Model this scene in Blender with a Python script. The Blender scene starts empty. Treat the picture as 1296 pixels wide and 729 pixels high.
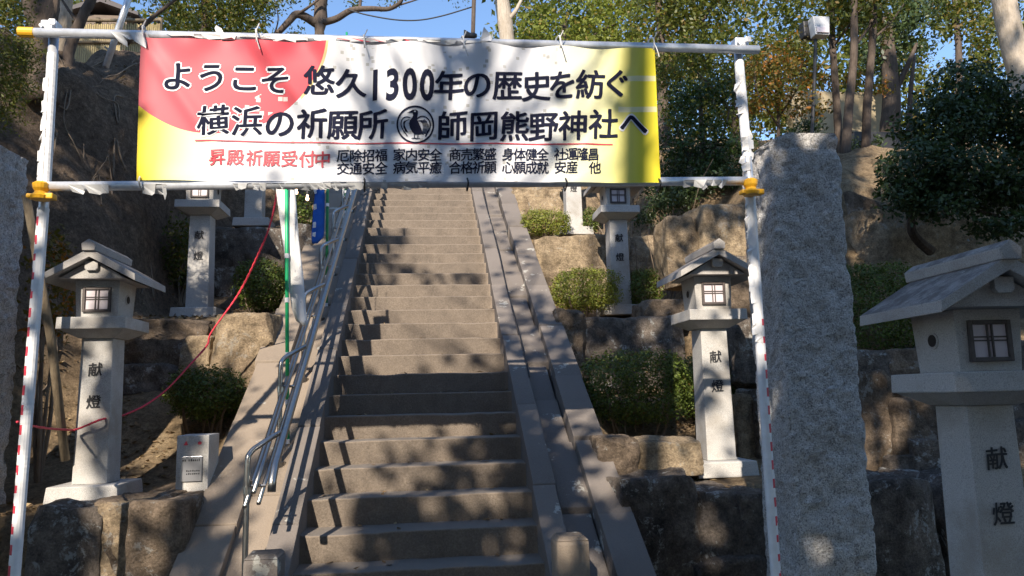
import bpy, bmesh, math, random
import numpy as np
from mathutils import Vector, Matrix
SC = bpy.context.scene
COL = SC.collection
rad = math.radians
# ------------------------------------------------------------------ camera
F, CX, CY = 950.0, 648.0, 364.5
EYE = np.array([0.0, 0.0, 1.6])
_up = np.array([488 - CX, -6285 - CY, F]); _up /= np.linalg.norm(_up)
_st = np.array([537 - CX, -57 - CY, F]); _st /= np.linalg.norm(_st)
_Y = _st - _up * _st.dot(_up); _Y /= np.linalg.norm(_Y)
_X = np.cross(_Y, _up)
R = np.stack([_X, _Y, _up])
cam_d = bpy.data.cameras.new('camera'); cam = bpy.data.objects.new('camera', cam_d); COL.objects.link(cam)
cam_d.sensor_width = 36; cam_d.lens = 36 * F / 1296; cam_d.clip_end = 2000; cam_d.clip_start = 0.05
_m = Matrix.Identity(4)
for i in range(3):
    _m[i][0] = R[i, 0]; _m[i][1] = -R[i, 1]; _m[i][2] = -R[i, 2]; _m[i][3] = EYE[i]
cam.matrix_world = _m
SC.camera = cam
# ------------------------------------------------------------------ sky, sun, exposure
SUN = np.array([0.34, 1.0, -0.65])            # the way the sunlight travels
SUN /= np.linalg.norm(SUN)
elev = math.asin(-SUN[2]); azim = math.atan2(-SUN[0], -SUN[1])
W = bpy.data.worlds.new('World'); SC.world = W; W.use_nodes = True
nt = W.node_tree; nt.nodes.clear()
sky = nt.nodes.new('ShaderNodeTexSky'); sky.sky_type = 'NISHITA'; sky.sun_disc = False
sky.sun_elevation = elev; sky.sun_rotation = azim % (2 * math.pi); sky.altitude = 50; sky.air_density = 1.0; sky.dust_density = 0.15; sky.ozone_density = 3.5
bg = nt.nodes.new('ShaderNodeBackground'); bg.inputs[1].default_value = 0.15
wo = nt.nodes.new('ShaderNodeOutputWorld')
nt.links.new(sky.outputs[0], bg.inputs[0]); nt.links.new(bg.outputs[0], wo.inputs[0])
sd = bpy.data.lights.new('sun', 'SUN'); sd.energy = 4.8; sd.angle = rad(0.5); sd.color = (1.0, 0.89, 0.75)
so = bpy.data.objects.new('sun', sd); COL.objects.link(so); so.location = (-8, -20, 16)
so.rotation_euler = Vector(SUN).to_track_quat('-Z', 'Y').to_euler()
SC.view_settings.view_transform = 'Standard'; SC.view_settings.look = 'None'
SC.view_settings.exposure = 0.8; SC.view_settings.gamma = 1; SC.view_settings.use_curve_mapping = False
SC.cycles.max_bounces = 6; SC.cycles.transparent_max_bounces = 8
# ------------------------------------------------------------------ pixel helpers (1296x729 picture -> a point at a real depth)
def ray(px, py): return R @ np.array([px - CX, py - CY, F])
def atY(px, py, y):
    d = ray(px, py); return EYE + d * (y / d[1])
def atZ(px, py, z):
    d = ray(px, py); return EYE + d * ((z - 1.6) / d[2])
S, A0 = 0.6252, -2.239                        # slope of the stairs, its nosing line z = A0 + S*y
def zs(y): return A0 + S * y
def on_slope(px, py, h=0):
    d = ray(px, py); t = (A0 + h - 1.6) / (d[2] - S * d[1]); return EYE + d * t
# ------------------------------------------------------------------ noise
_rng = np.random.default_rng(5)
_LAT = _rng.random((32, 32, 32)).astype(np.float32)
def vn(P, freq=1.0, seed=0):
    P = np.asarray(P, float) * freq + seed * 7.31
    i = np.floor(P).astype(int); f = P - i; f = f * f * (3 - 2 * f)
    def L(a, b, c): return _LAT[(i[:, 0] + a) & 31, (i[:, 1] + b) & 31, (i[:, 2] + c) & 31]
    r = 0
    for a in (0, 1):
        for b in (0, 1):
            for c in (0, 1):
                r = r + L(a, b, c) * (f[:, 0] if a else 1 - f[:, 0]) * (f[:, 1] if b else 1 - f[:, 1]) * (f[:, 2] if c else 1 - f[:, 2])
    return r * 2 - 1
def fbm(P, freq=1.0, octv=4, seed=0, gain=0.5):
    r = 0; a = 1
    for k in range(octv):
        r = r + a * vn(P, freq * 2 ** k, seed + k); a *= gain
    return r
# ------------------------------------------------------------------ objects
LOC = {}
def tag(o, label=None, cat=None, group=None, kind=None):
    if label: o['label'] = label
    if cat: o['category'] = cat
    if group: o['group'] = group
    if kind: o['kind'] = kind
    return o
def thing(name, label, cat, loc=(0, 0, 0), group=None):
    o = bpy.data.objects.new(name, None); o.empty_display_size = 0.1; COL.objects.link(o); o.location = loc
    LOC[o.name] = np.array(loc, float)
    return tag(o, label, cat, group)
def join(*parts):
    V = []; Fc = []; n = 0
    for v, f in parts:
        v = np.asarray(v, float).reshape(-1, 3); V.append(v); Fc += [tuple(i + n for i in q) for q in f]; n += len(v)
    return np.concatenate(V), Fc
def obj(name, VF, mat, parent=None, loc=None, smooth=False, idx=None):
    V, Fc = VF; V = np.asarray(V, float).reshape(-1, 3)
    if parent is not None: L = LOC[parent.name]
    elif loc is not None: L = np.array(loc, float)
    else:
        L = np.array([V[:, 0].mean(), V[:, 1].mean(), V[:, 2].min()])
    me = bpy.data.meshes.new(name)
    W_ = (V - L)
    if isinstance(Fc, np.ndarray):
        n, k = Fc.shape
        me.vertices.add(len(W_)); me.vertices.foreach_set('co', W_.astype(np.float32).ravel())
        me.loops.add(n * k); me.loops.foreach_set('vertex_index', Fc.astype(np.int32).ravel())
        me.polygons.add(n); me.polygons.foreach_set('loop_start', np.arange(0, n * k, k, dtype=np.int32))
        me.update(calc_edges=True)
    else:
        me.from_pydata(W_.tolist(), [], [list(map(int, q)) for q in Fc])
    for m in (mat if isinstance(mat, (list, tuple)) else [mat]): me.materials.append(m)
    if idx is not None: me.polygons.foreach_set('material_index', np.asarray(idx, np.int32))
    if smooth: me.polygons.foreach_set('use_smooth', np.ones(len(me.polygons), bool))
    me.update()
    o = bpy.data.objects.new(name, me); COL.objects.link(o)
    LOC[o.name] = L
    if parent is not None: o.parent = parent
    else: o.location = L
    return o
def copy_tree(o, parent=None):
    c = o.copy(); COL.objects.link(c)
    if parent is not None: c.parent = parent
    for ch in list(o.children): copy_tree(ch, c)
    return c
# ------------------------------------------------------------------ shapes: each gives (verts, faces)
def from_bm(bm):
    bm.verts.index_update()
    V = np.array([v.co[:] for v in bm.verts]); Fc = [tuple(v.index for v in f.verts) for f in bm.faces]; bm.free(); return V, Fc
def box(x0, x1, y0, y1, z0, z1, bev=0.0):
    V = [(x, y, z) for x in (x0, x1) for y in (y0, y1) for z in (z0, z1)]
    Fc = [(0, 1, 3, 2), (4, 6, 7, 5), (0, 4, 5, 1), (2, 3, 7, 6), (0, 2, 6, 4), (1, 5, 7, 3)]
    if not bev: return np.array(V, float), Fc
    return hexa(V, bev)
def hexa(V8, bev=0.0):
    Fc = [(0, 1, 3, 2), (4, 6, 7, 5), (0, 4, 5, 1), (2, 3, 7, 6), (0, 2, 6, 4), (1, 5, 7, 3)]
    if not bev: return np.array(V8, float), Fc
    bm = bmesh.new(); vs = [bm.verts.new(tuple(p)) for p in V8]
    for q in Fc: bm.faces.new([vs[i] for i in q])
    bmesh.ops.bevel(bm, geom=bm.edges[:], offset=bev, segments=2, affect='EDGES', profile=0.6)
    return from_bm(bm)
def frustum(w0, w1, z0, z1, bev=0.0, d0=None, d1=None):
    d0 = d0 or w0; d1 = d1 or w1
    V = []
    for sx in (-1, 1):
        for sy in (-1, 1):
            V.append((sx * w0 / 2, sy * d0 / 2, z0)); V.append((sx * w1 / 2, sy * d1 / 2, z1))
    return hexa(V, bev)
def prism_y(poly, y0, y1, bev=0.0):          # polygon in x,z run along y
    bm = bmesh.new(); a = [bm.verts.new((x, y0, z)) for x, z in poly]; b = [bm.verts.new((x, y1, z)) for x, z in poly]
    n = len(poly); bm.faces.new(a); bm.faces.new(b[::-1])
    for i in range(n): bm.faces.new((a[i], b[i], b[(i + 1) % n], a[(i + 1) % n]))
    bmesh.ops.recalc_face_normals(bm, faces=bm.faces[:])
    if bev: bmesh.ops.bevel(bm, geom=bm.edges[:], offset=bev, segments=2, affect='EDGES', profile=0.6)
    return from_bm(bm)
def smooth_path(P, n=6):
    P = np.asarray(P, float); out = []
    Q = np.vstack([2 * P[0] - P[1], P, 2 * P[-1] - P[-2]])
    for i in range(1, len(Q) - 2):
        for t in np.linspace(0, 1, n, endpoint=False):
            p0, p1, p2, p3 = Q[i - 1:i + 3]
            out.append(0.5 * ((2 * p1) + (-p0 + p2) * t + (2 * p0 - 5 * p1 + 4 * p2 - p3) * t * t + (-p0 + 3 * p1 - 3 * p2 + p3) * t ** 3))
    out.append(P[-1]); return np.array(out)
def tube(P, r, n=8, cap=True):
    P = np.asarray(P, float); m = len(P); r = np.broadcast_to(np.asarray(r, float), (m,))
    T = np.gradient(P, axis=0); T /= np.linalg.norm(T, axis=1)[:, None] + 1e-9
    ref = np.array([0.13, 0.21, 0.97]) if abs(T[0, 2]) < 0.9 else np.array([0.97, 0.2, 0.1])
    V = []
    a = np.linspace(0, 2 * math.pi, n, endpoint=False)
    for i in range(m):
        u = ref - T[i] * ref.dot(T[i]); u /= np.linalg.norm(u); ref = u; w = np.cross(T[i], u)
        V.append(P[i] + r[i] * (np.cos(a)[:, None] * u + np.sin(a)[:, None] * w))
    V = np.concatenate(V); Fc = []
    for i in range(m - 1):
        for k in range(n): Fc.append((i * n + k, i * n + (k + 1) % n, (i + 1) * n + (k + 1) % n, (i + 1) * n + k))
    if cap: Fc.append(tuple(range(n))[::-1]); Fc.append(tuple((m - 1) * n + k for k in range(n)))
    return V, Fc
def cyl(p, q, r, n=12): return tube([p, q], r, n)
def lathe(prof, n=16):
    V = []; Fc = []; m = len(prof)
    for r, z in prof:
        for k in range(n): V.append((r * math.cos(2 * math.pi * k / n), r * math.sin(2 * math.pi * k / n), z))
    for i in range(m - 1):
        for k in range(n): Fc.append((i * n + k, i * n + (k + 1) % n, (i + 1) * n + (k + 1) % n, (i + 1) * n + k))
    Fc.append(tuple(range(n))[::-1]); Fc.append(tuple((m - 1) * n + k for k in range(n)))
    return np.array(V), Fc
def move(VF, d): return np.asarray(VF[0]) + np.array(d), VF[1]
def rotz(VF, a, c=(0, 0, 0)):
    V = np.asarray(VF[0]) - c; ca, sa = math.cos(a), math.sin(a)
    return np.c_[V[:, 0] * ca - V[:, 1] * sa, V[:, 0] * sa + V[:, 1] * ca, V[:, 2]] + c, VF[1]
def grid_faces(nu, nv):
    i = np.arange((nu - 1) * (nv - 1)); r = i // (nv - 1); c = i % (nv - 1); a = r * nv + c
    return np.c_[a, a + nv, a + nv + 1, a + 1]
_CS = {}
def cubesphere(n):
    if n in _CS: return _CS[n]
    bm = bmesh.new(); bmesh.ops.create_cube(bm, size=2)
    bmesh.ops.subdivide_edges(bm, edges=bm.edges[:], cuts=n, use_grid_fill=True)
    _CS[n] = from_bm(bm); return _CS[n]
def rock(c, size, seed, box_k=5.0, cuts=7, rough=0.035, n=26, rot=None, cut_lo=0.72):
    V, Fc = cubesphere(n); V = V.copy(); rg = np.random.default_rng(seed); box_k = max(box_k, 7)
    box_k = box_k * 3
    p = V / ((np.abs(V) ** box_k).sum(1) ** (1 / box_k))[:, None]
    for _ in range(cuts * 2 + 4):
        nn = rg.normal(size=3); nn /= np.linalg.norm(nn); ext = (np.abs(nn)).sum()
        lo = max(.70, min(.86, cut_lo + .04)); d = ext * rg.uniform(lo, .98); d = max(d, .84 if np.abs(nn).max() > .9 else 0); over = p @ nn - d; p = p - np.where(over > 0, over, 0)[:, None] * nn
    q = p * (np.array(size) / 2)
    nr = p / np.linalg.norm(p, axis=1)[:, None]; m = min(size)
    sx = rg.uniform(0, 20)
    box_r = fbm(q * [1, 1, .8] + sx + 5, 1.15 / m, 3, seed % 7, .5); terr = np.round(box_r * 3.2) / 3.2
    dsp = terr * rough * m * 1.0 + fbm(q + sx, 1.6 / m, 6, seed % 11, 0.66) * rough * m * .8 - np.abs(fbm(q * [1, 1, .6] + sx, 2.6 / m, 4, 3 + seed % 9, .6)) * rough * m * .8
    rid = -np.abs(vn(q + sx, 1.1 / m, 3 + seed % 7)); dsp = dsp + np.where(rid > -0.05, -(0.05 + rid) * 1.2 * m * 0.5, 0)
    dsp = dsp + .05 * m * (vn(p * 1.3 + seed * 3.1, 1.0, seed % 13) - .3)
    q = q + nr * dsp[:, None]
    if rot is not None: q = q @ np.array(Matrix.Rotation(rot, 3, 'Z')).T
    return q + np.array(c), Fc
def px_rock(x0, y0, x1, y1, Y, dep, seed, **k):
    a = atY(x0, (y0 + y1) / 2, Y); b = atY(x1, (y0 + y1) / 2, Y); t = atY((x0 + x1) / 2, y0, Y); u = atY((x0 + x1) / 2, y1, Y)
    return rock(((a[0] + b[0]) / 2, Y + dep / 2, (t[2] + u[2]) / 2), (b[0] - a[0], dep, t[2] - u[2]), seed, **k)
# leaves
def leaves(C, N, size, rg, asp=0.5, up=0.0, jit=0.9):
    n = len(C); N = N + rg.normal(size=(n, 3)) * jit; N[:, 2] += up; N /= np.linalg.norm(N, axis=1)[:, None] + 1e-9
    t = np.cross(N, rg.normal(size=(n, 3))); t /= np.linalg.norm(t, axis=1)[:, None] + 1e-9; b = np.cross(N, t)
    s = size * rg.uniform(0.6, 1.25, n)[:, None]
    V = np.stack([C - t * s * .5, C + b * s * asp * .5 - N * s * .06, C + t * s * .5, C - b * s * asp * .5 - N * s * .06], 1)
    return V.reshape(-1, 3), np.arange(4 * n).reshape(n, 4)
def blob_leaves(blobs, per, size, rg, sprig=9, spread=None, shell=0.6, asp=0.5, up=0.25, lump=0.25):
    Cs = []; Ns = []
    for (c, r) in blobs:
        c = np.array(c, float); r = np.broadcast_to(np.array(r, float), (3,))
        m = max(12, int(4.0 * per * (r.prod() ** (2 / 3)) / size ** 2 / sprig))
        d = rg.normal(size=(m, 3)); d /= np.linalg.norm(d, axis=1)[:, None]
        k = 1 - shell * rg.random(m) ** 1.6
        k = k * (1 + lump * vn(d * 2.0 + c, 1.3, 4))
        cc = c + d * r * k[:, None]; sp = spread or size * 1.5
        off = rg.normal(size=(m, sprig, 3)) * sp * 0.55
        Cs.append((cc[:, None] + off).reshape(-1, 3)); Ns.append(np.repeat(d, sprig, 0))
    return leaves(np.concatenate(Cs), np.concatenate(Ns), size, rg, asp, up)
def cat_leaves(*LF):
    V = []; Fc = []; n = 0
    for v, f in LF: V.append(v); Fc.append(f + n); n += len(v)
    return np.concatenate(V), np.concatenate(Fc)
# ------------------------------------------------------------------ materials
class NT:
    def __init__(s, name):
        s.m = bpy.data.materials.new(name); s.m.use_nodes = True; s.t = s.m.node_tree; s.b = s.t.nodes['Principled BSDF']; s.out = s.t.nodes['Material Output']
    def n(s, typ, **k):
        o = s.t.nodes.new('ShaderNode' + typ)
        for a, v in k.items(): setattr(o, a, v)
        return o
    def l(s, a, b): s.t.links.new(a, b)
    def coord(s): return s.n('TexCoord').outputs['Object']
    def geo(s): return s.n('NewGeometry').outputs['Position']
    def noise(s, scale, det=6, rough=0.6, vec=None, dist=0.0):
        o = s.n('TexNoise'); o.inputs['Scale'].default_value = scale; o.inputs['Detail'].default_value = det; o.inputs['Roughness'].default_value = rough; o.inputs['Distortion'].default_value = dist
        s.l(vec if vec is not None else s.geo(), o.inputs['Vector']); return o.outputs['Fac']
    def ramp(s, fac, stops):
        o = s.n('ValToRGB'); e = o.color_ramp.elements
        while len(e) < len(stops): e.new(0.5)
        for el, (p, c) in zip(e, stops):
            el.position = p; el.color = (*c, 1) if not np.isscalar(c) else (c, c, c, 1)
        s.l(fac, o.inputs[0]); return o.outputs[0]
    def mix(s, fac, a, b, mode='MIX'):
        o = s.n('MixRGB', blend_type=mode)
        for sock, v in zip(o.inputs, (fac, a, b)):
            if isinstance(v, bpy.types.NodeSocket): s.l(v, sock)
            elif np.isscalar(v): sock.default_value = v if sock.type == 'VALUE' else (v, v, v, 1)
            else: sock.default_value = (*v, 1)
        return o.outputs[0]
    def math(s, op, a, b=0.0, c=0.0):
        o = s.n('Math', operation=op)
        for sock, v in zip(o.inputs, (a, b, c)):
            if isinstance(v, bpy.types.NodeSocket): s.l(v, sock)
            else: sock.default_value = v
        return o.outputs[0]
    def bump(s, h, st=0.5, dist=0.02):
        o = s.n('Bump'); o.inputs['Strength'].default_value = st; o.inputs['Distance'].default_value = dist
        s.l(h, o.inputs['Height']); s.l(o.outputs[0], s.b.inputs['Normal'])
    def col(s, c):
        if isinstance(c, bpy.types.NodeSocket): s.l(c, s.b.inputs['Base Color'])
        else: s.b.inputs['Base Color'].default_value = (*c, 1)
    def set(s, rough=0.8, metal=0.0, spec=0.5):
        s.b.inputs['Roughness'].default_value = rough; s.b.inputs['Metallic'].default_value = metal; s.b.inputs['Specular IOR Level'].default_value = spec; return s.m
def plain(name, c, rough=0.6, metal=0.0, var=0.12, scale=14):
    m = NT(name); f = m.noise(scale, 4); m.col(m.ramp(f, [(0.3, tuple(x * (1 - var) for x in c)), (0.7, tuple(min(1, x * (1 + var)) for x in c))]))
    return m.set(rough, metal)
def granite(name, base, speck=0.5, fine=260, stain=(.3, .27, .22), st_amt=0.35, bump=0.25, bd=0.006, top=None, mott=0.0):
    m = NT(name); f = m.noise(fine, 3, .7); big = m.noise(3.2, 6, .65)
    sp = m.ramp(f, [(0.36, tuple(x * (1 - speck) for x in base)), (0.5, base), (0.66, tuple(min(.9, x * (1 + speck * .45)) for x in base))])
    c = m.mix(m.math('MULTIPLY', m.ramp(big, [(0.48, 0.0), (0.7, 1.0)]), st_amt), sp, tuple(stain))
    if mott: c = m.mix(mott, c, m.ramp(m.noise(15, 9, .78, None, .6), [(.36, .08), (.48, .5), (.62, .9)]), 'OVERLAY')  # mottling that puts the shade of crevices into the colour
    if top is not None:
        sn = m.n('SeparateXYZ'); m.l(m.n('NewGeometry').outputs['True Normal'], sn.inputs[0]); up = m.math('GREATER_THAN', sn.outputs[2], .3)
        mo = m.ramp(m.noise(6, 8, .75), [(.42, .35), (.56, 1.0)]); c = m.mix(m.math('MULTIPLY', up, m.math('MULTIPLY', mo, .85)), c, top)
        li = m.ramp(m.noise(26, 6, .7), [(.62, 0.), (.66, .7)]); c = m.mix(m.math('MULTIPLY', up, li), c, (.42, .42, .38))
    m.col(c); m.bump(m.mix(0.6, f, m.noise(22, 8, .7)), bump, bd); return m.set(0.85, 0, .3)
def step_mat(name, base, dark, lichen=0.0, tread=1.0):
    m = NT(name); f = m.noise(85, 5, .75); big = m.noise(1.9, 8, .72); mid = m.noise(9, 7, .72)
    rnd = m.n('NewGeometry').outputs['Random Per Island']
    c = m.ramp(big, [(0.34, dark), (0.60, base)])
    c = m.mix(0.5, c, m.ramp(mid, [(0.35, tuple(x * .55 for x in base)), (0.65, tuple(x * 1.25 for x in base))]))
    c = m.mix(0.8, c, m.ramp(f, [(0.34, .2), (0.5, .52), (0.66, .88)]), 'OVERLAY')
    c = m.mix(1.0, c, m.ramp(rnd, [(0, .74), (1, 1.2)]), 'MULTIPLY')
    pt = m.ramp(m.n('NewGeometry').outputs['Pointiness'], [(.518, 0.), (.565, .8)]); c = m.mix(pt, c, tuple(min(.6, x * 2.3) for x in base))  # paler edges: wear plus the light that nosings catch, put into the colour
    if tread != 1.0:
        sn = m.n('SeparateXYZ'); m.l(m.n('NewGeometry').outputs['True Normal'], sn.inputs[0]); c = m.mix(m.math('GREATER_THAN', sn.outputs[2], .5), c, tuple(x * tread for x in (.27, .235, .20)))  # upward faces paler than risers: skylight on the treads put into the colour
    if lichen:
        l = m.ramp(m.noise(4.2, 8, .68), [(0.625, 0.0), (0.65, 1.0)]); c = m.mix(m.math('MULTIPLY', l, lichen), c, (.46, .45, .40))
    m.col(c); m.bump(m.mix(0.5, f, mid), .7, 0.02); return m.set(0.9, 0, .25)
def boulder_mat(name, tan, dark, lich=0.6, dk=0.5):
    m = NT(name); r = m.n('ObjectInfo').outputs['Random']
    off = m.n('VectorMath', operation='ADD'); m.l(m.geo(), off.inputs[0])
    sc = m.math('MULTIPLY', r, 37.0); cb = m.n('CombineXYZ'); m.l(sc, cb.inputs[0]); m.l(sc, cb.inputs[1]); m.l(cb.outputs[0], off.inputs[1]); v = off.outputs[0]
    big = m.noise(2.1, 8, .68, v, .4); mid = m.noise(11, 8, .7, v); fine = m.noise(70, 6, .75, v)
    c = m.ramp(big, [(0.32, dark), (0.45 + .12 * dk, tuple((a + b) / 2 for a, b in zip(tan, dark))), (0.72, tan)])
    c = m.mix(0.6, c, m.ramp(mid, [(0.36, .15), (0.64, .85)]), 'OVERLAY')
    c = m.mix(0.65, c, m.ramp(fine, [(0.36, .25), (0.64, .8)]), 'OVERLAY')
    l = m.math('MULTIPLY', m.ramp(m.noise(5.5, 9, .72, v, .5), [(0.56, 0.0), (0.60, 1.0)]), m.ramp(m.noise(34, 4, .6, v), [(0.44, 0.0), (0.52, 1.0)]))
    c = m.mix(m.math('MULTIPLY', l, lich), c, (.46, .46, .43))
    c = m.mix(1.0, c, m.ramp(r, [(0, .8), (1, 1.15)]), 'MULTIPLY')
    m.col(c); m.bump(m.mix(0.35, m.mix(0.5, big, mid), fine), 1.0, 0.07); return m.set(0.92, 0, .2)
def leaf_mat(name, dark, light, dry=None, dry_amt=0.1, rough=0.45, trans=0.3):
    m = NT(name); rnd = m.n('NewGeometry').outputs['Random Per Island']; clump = m.noise(2.6, 3, .6)
    st = [(0.05, dark), (0.8, light)]
    c = m.ramp(m.math('ADD', m.math('MULTIPLY', rnd, .6), m.math('MULTIPLY', clump, .45)), st)
    if dry is not None:
        fl = m.math('GREATER_THAN', m.math('FRACT', m.math('MULTIPLY', rnd, 17.3)), 1 - dry_amt); c = m.mix(fl, c, dry)
    m.col(c); m.set(rough, 0, .35)
    tr = m.n('BsdfTranslucent'); m.l(m.mix(1.0, c, (1.25, 1.3, .55), 'MULTIPLY'), tr.inputs[0])
    mx = m.n('MixShader'); mx.inputs[0].default_value = trans; m.l(m.b.outputs[0], mx.inputs[1]); m.l(tr.outputs[0], mx.inputs[2]); m.l(mx.outputs[0], m.out.inputs[0]); return m.m
def bark_mat(name, a, b):
    m = NT(name); mp = m.n('Mapping'); mp.inputs['Scale'].default_value = (1, 1, .25); m.l(m.geo(), mp.inputs[0])
    f = m.noise(30, 7, .7, mp.outputs[0]); g = m.noise(4, 5)
    c = m.mix(0.4, m.ramp(f, [(0.35, a), (0.65, b)]), m.ramp(g, [(0.35, a), (0.65, b)])); m.col(c); m.bump(f, .7, .02); return m.set(0.9, 0, .2)
M = {}
M['lantern'] = granite('pale_granite', (.47, .455, .43), .36, 230, (.28, .245, .20), .7)
M['roof'] = granite('weathered_granite', (.42, .40, .375), .36, 220, (.22, .19, .165), .5, top=(.10, .085, .078))
M['pillar'] = granite('rough_granite', (.64, .615, .585), .6, 110, (.34, .29, .23), .5, 1.0, .05, mott=.5)
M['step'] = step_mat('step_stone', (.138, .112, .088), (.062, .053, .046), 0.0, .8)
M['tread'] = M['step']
M['kerb'] = step_mat('kerb_stone', (.100, .087, .077), (.042, .038, .036), .8)
M['rampst'] = step_mat('ramp_stone', (.145, .118, .092), (.062, .053, .046), .85)
M['tan'] = boulder_mat('tan_boulder', (.40, .31, .20), (.19, .14, .095), .35, .2)
M['dark'] = boulder_mat('dark_boulder', (.26, .215, .175), (.065, .056, .050), .9, .55)
M['brown'] = boulder_mat('brown_boulder', (.27, .205, .145), (.085, .065, .05), .5, .4)
def soil():
    m = NT('soil'); big = m.noise(.9, 8, .7); mid = m.noise(7, 8, .75); fine = m.noise(55, 6, .8)
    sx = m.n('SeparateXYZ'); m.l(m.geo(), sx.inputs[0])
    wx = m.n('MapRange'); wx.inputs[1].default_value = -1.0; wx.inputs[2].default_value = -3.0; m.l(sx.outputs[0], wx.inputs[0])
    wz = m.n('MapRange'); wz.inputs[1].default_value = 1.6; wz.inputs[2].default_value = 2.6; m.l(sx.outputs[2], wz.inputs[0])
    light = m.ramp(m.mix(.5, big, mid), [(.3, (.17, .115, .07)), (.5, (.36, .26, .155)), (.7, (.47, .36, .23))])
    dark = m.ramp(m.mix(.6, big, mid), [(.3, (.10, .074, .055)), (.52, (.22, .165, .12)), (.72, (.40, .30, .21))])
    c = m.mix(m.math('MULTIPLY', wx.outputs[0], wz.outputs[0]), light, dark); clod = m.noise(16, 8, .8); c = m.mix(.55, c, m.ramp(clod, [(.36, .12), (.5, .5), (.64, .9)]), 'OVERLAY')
    c = m.mix(.5, c, m.ramp(fine, [(.35, .2), (.65, .85)]), 'OVERLAY'); m.col(c); m.bump(m.mix(.5, mid, fine), 1.0, .12); return m.set(.95, 0, .15)
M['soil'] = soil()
M['paving'] = step_mat('ground_paving', (.15, .14, .13), (.1, .092, .085))
M['pipe'] = plain('galvanised_pipe', (.66, .68, .72), .38, .45, .14, 25)
M['steel'] = plain('stainless_rail', (.42, .41, .39), .3, 1.0, .1, 20)
M['orange'] = plain('yellow_plastic', (.80, .42, .02), .45, 0, .12)
M['white'] = plain('white_tape', (.78, .78, .78), .45, 0, .08)
M['red'] = plain('red_tape', (.62, .045, .075), .45, 0, .1)
M['rope'] = plain('red_rope', (.70, .05, .08), .6, 0, .2, 60)
M['green'] = plain('green_pole', (.02, .45, .17), .4, 0, .1)
M['dkgreen'] = plain('dark_green_pole', (.02, .27, .12), .4, 0, .1)
M['blue'] = plain('blue_cloth', (.015, .12, .52), .75, 0, .12)
M['cloth'] = plain('white_cloth', (.72, .71, .69), .85, 0, .1, 8)
M['black'] = plain('black_plastic', (.02, .02, .022), .5)
M['ink'] = plain('black_ink', (.012, .012, .016), .6)
M['letter'] = plain('banner_ink', (.014, .016, .036), .8)
M['letter'].node_tree.nodes['Principled BSDF'].inputs['Specular IOR Level'].default_value = .08
M['redink'] = plain('red_ink', (.55, .035, .06), .55)
M['halo'] = plain('pale_outline', (.74, .75, .79), .6, 0, .05)
M['pane'] = plain('lantern_pane', (.60, .54, .57), .35, 0, .06)
M['wood_frame'] = plain('dark_window_frame', (.075, .06, .055), .6, 0, .25, 30)
M['hole'] = plain('dark_hole', (.03, .025, .022), .9)
M['plaque'] = plain('metal_plaque', (.5, .5, .52), .3, .8, .1, 6)
M['wood'] = bark_mat('weathered_wood', (.14, .105, .07), (.30, .24, .16))
M['bamboo'] = bark_mat('fence_slat', (.28, .22, .11), (.5, .41, .22))
M['bark'] = bark_mat('dark_bark', (.055, .042, .034), (.15, .115, .09))
M['palebark'] = bark_mat('pale_bark', (.30, .25, .19), (.55, .47, .38))
M['twig'] = bark_mat('twig', (.13, .10, .075), (.32, .25, .18))
M['bush'] = leaf_mat('bush_leaf', (.026, .046, .009), (.135, .18, .03), (.16, .10, .03), .05, .45, .2)
M['bushy'] = leaf_mat('yellow_green_bush_leaf', (.06, .09, .012), (.27, .29, .05), (.20, .13, .03), .06, .5, .25)
M['shrub'] = leaf_mat('dark_shrub_leaf', (.014, .030, .011), (.075, .110, .038), None, 0, .38, .2)
M['camellia'] = leaf_mat('glossy_leaf', (.012, .030, .008), (.055, .095, .02), None, 0, .32, .2)
M['canopy'] = leaf_mat('canopy_leaf', (.028, .045, .009), (.155, .168, .032), (.22, .15, .04), .10, .45, .4)
M['shadeleaf'] = leaf_mat('shade_tree_leaf', (.015, .024, .012), (.045, .062, .022), None, 0, .5, .06)
M['ygreen'] = leaf_mat('bright_leaf', (.07, .10, .014), (.24, .27, .05), (.26, .2, .05), .1, .5, .4)
M['autumn'] = leaf_mat('autumn_leaf', (.05, .055, .012), (.20, .15, .03), (.34, .14, .025), .22, .5, .4)
M['conifer'] = leaf_mat('conifer_leaf', (.035, .055, .010), (.17, .18, .03), (.22, .14, .03), .08, .5, .3)
M['wall'] = plain('plaster_wall', (.36, .29, .18), .9, 0, .3, 3)
M['hutwall'] = plain('hut_wall', (.16, .12, .09), .8)
M['rooftile'] = plain('hut_roof', (.07, .06, .06), .7)
M['whitebox'] = plain('white_housing', (.5, .51, .52), .4)
M['litter'] = leaf_mat('fallen_leaf', (.09, .055, .03), (.26, .17, .09), (.40, .30, .17), .2, .8, .15)
def bulb():
    m = NT('lit_bulb'); m.col((1, .8, .6)); m.b.inputs['Emission Color'].default_value = (1, .62, .35, 1); m.b.inputs['Emission Strength'].default_value = 4; return m.set(.3)
M['bulb'] = bulb()
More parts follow.
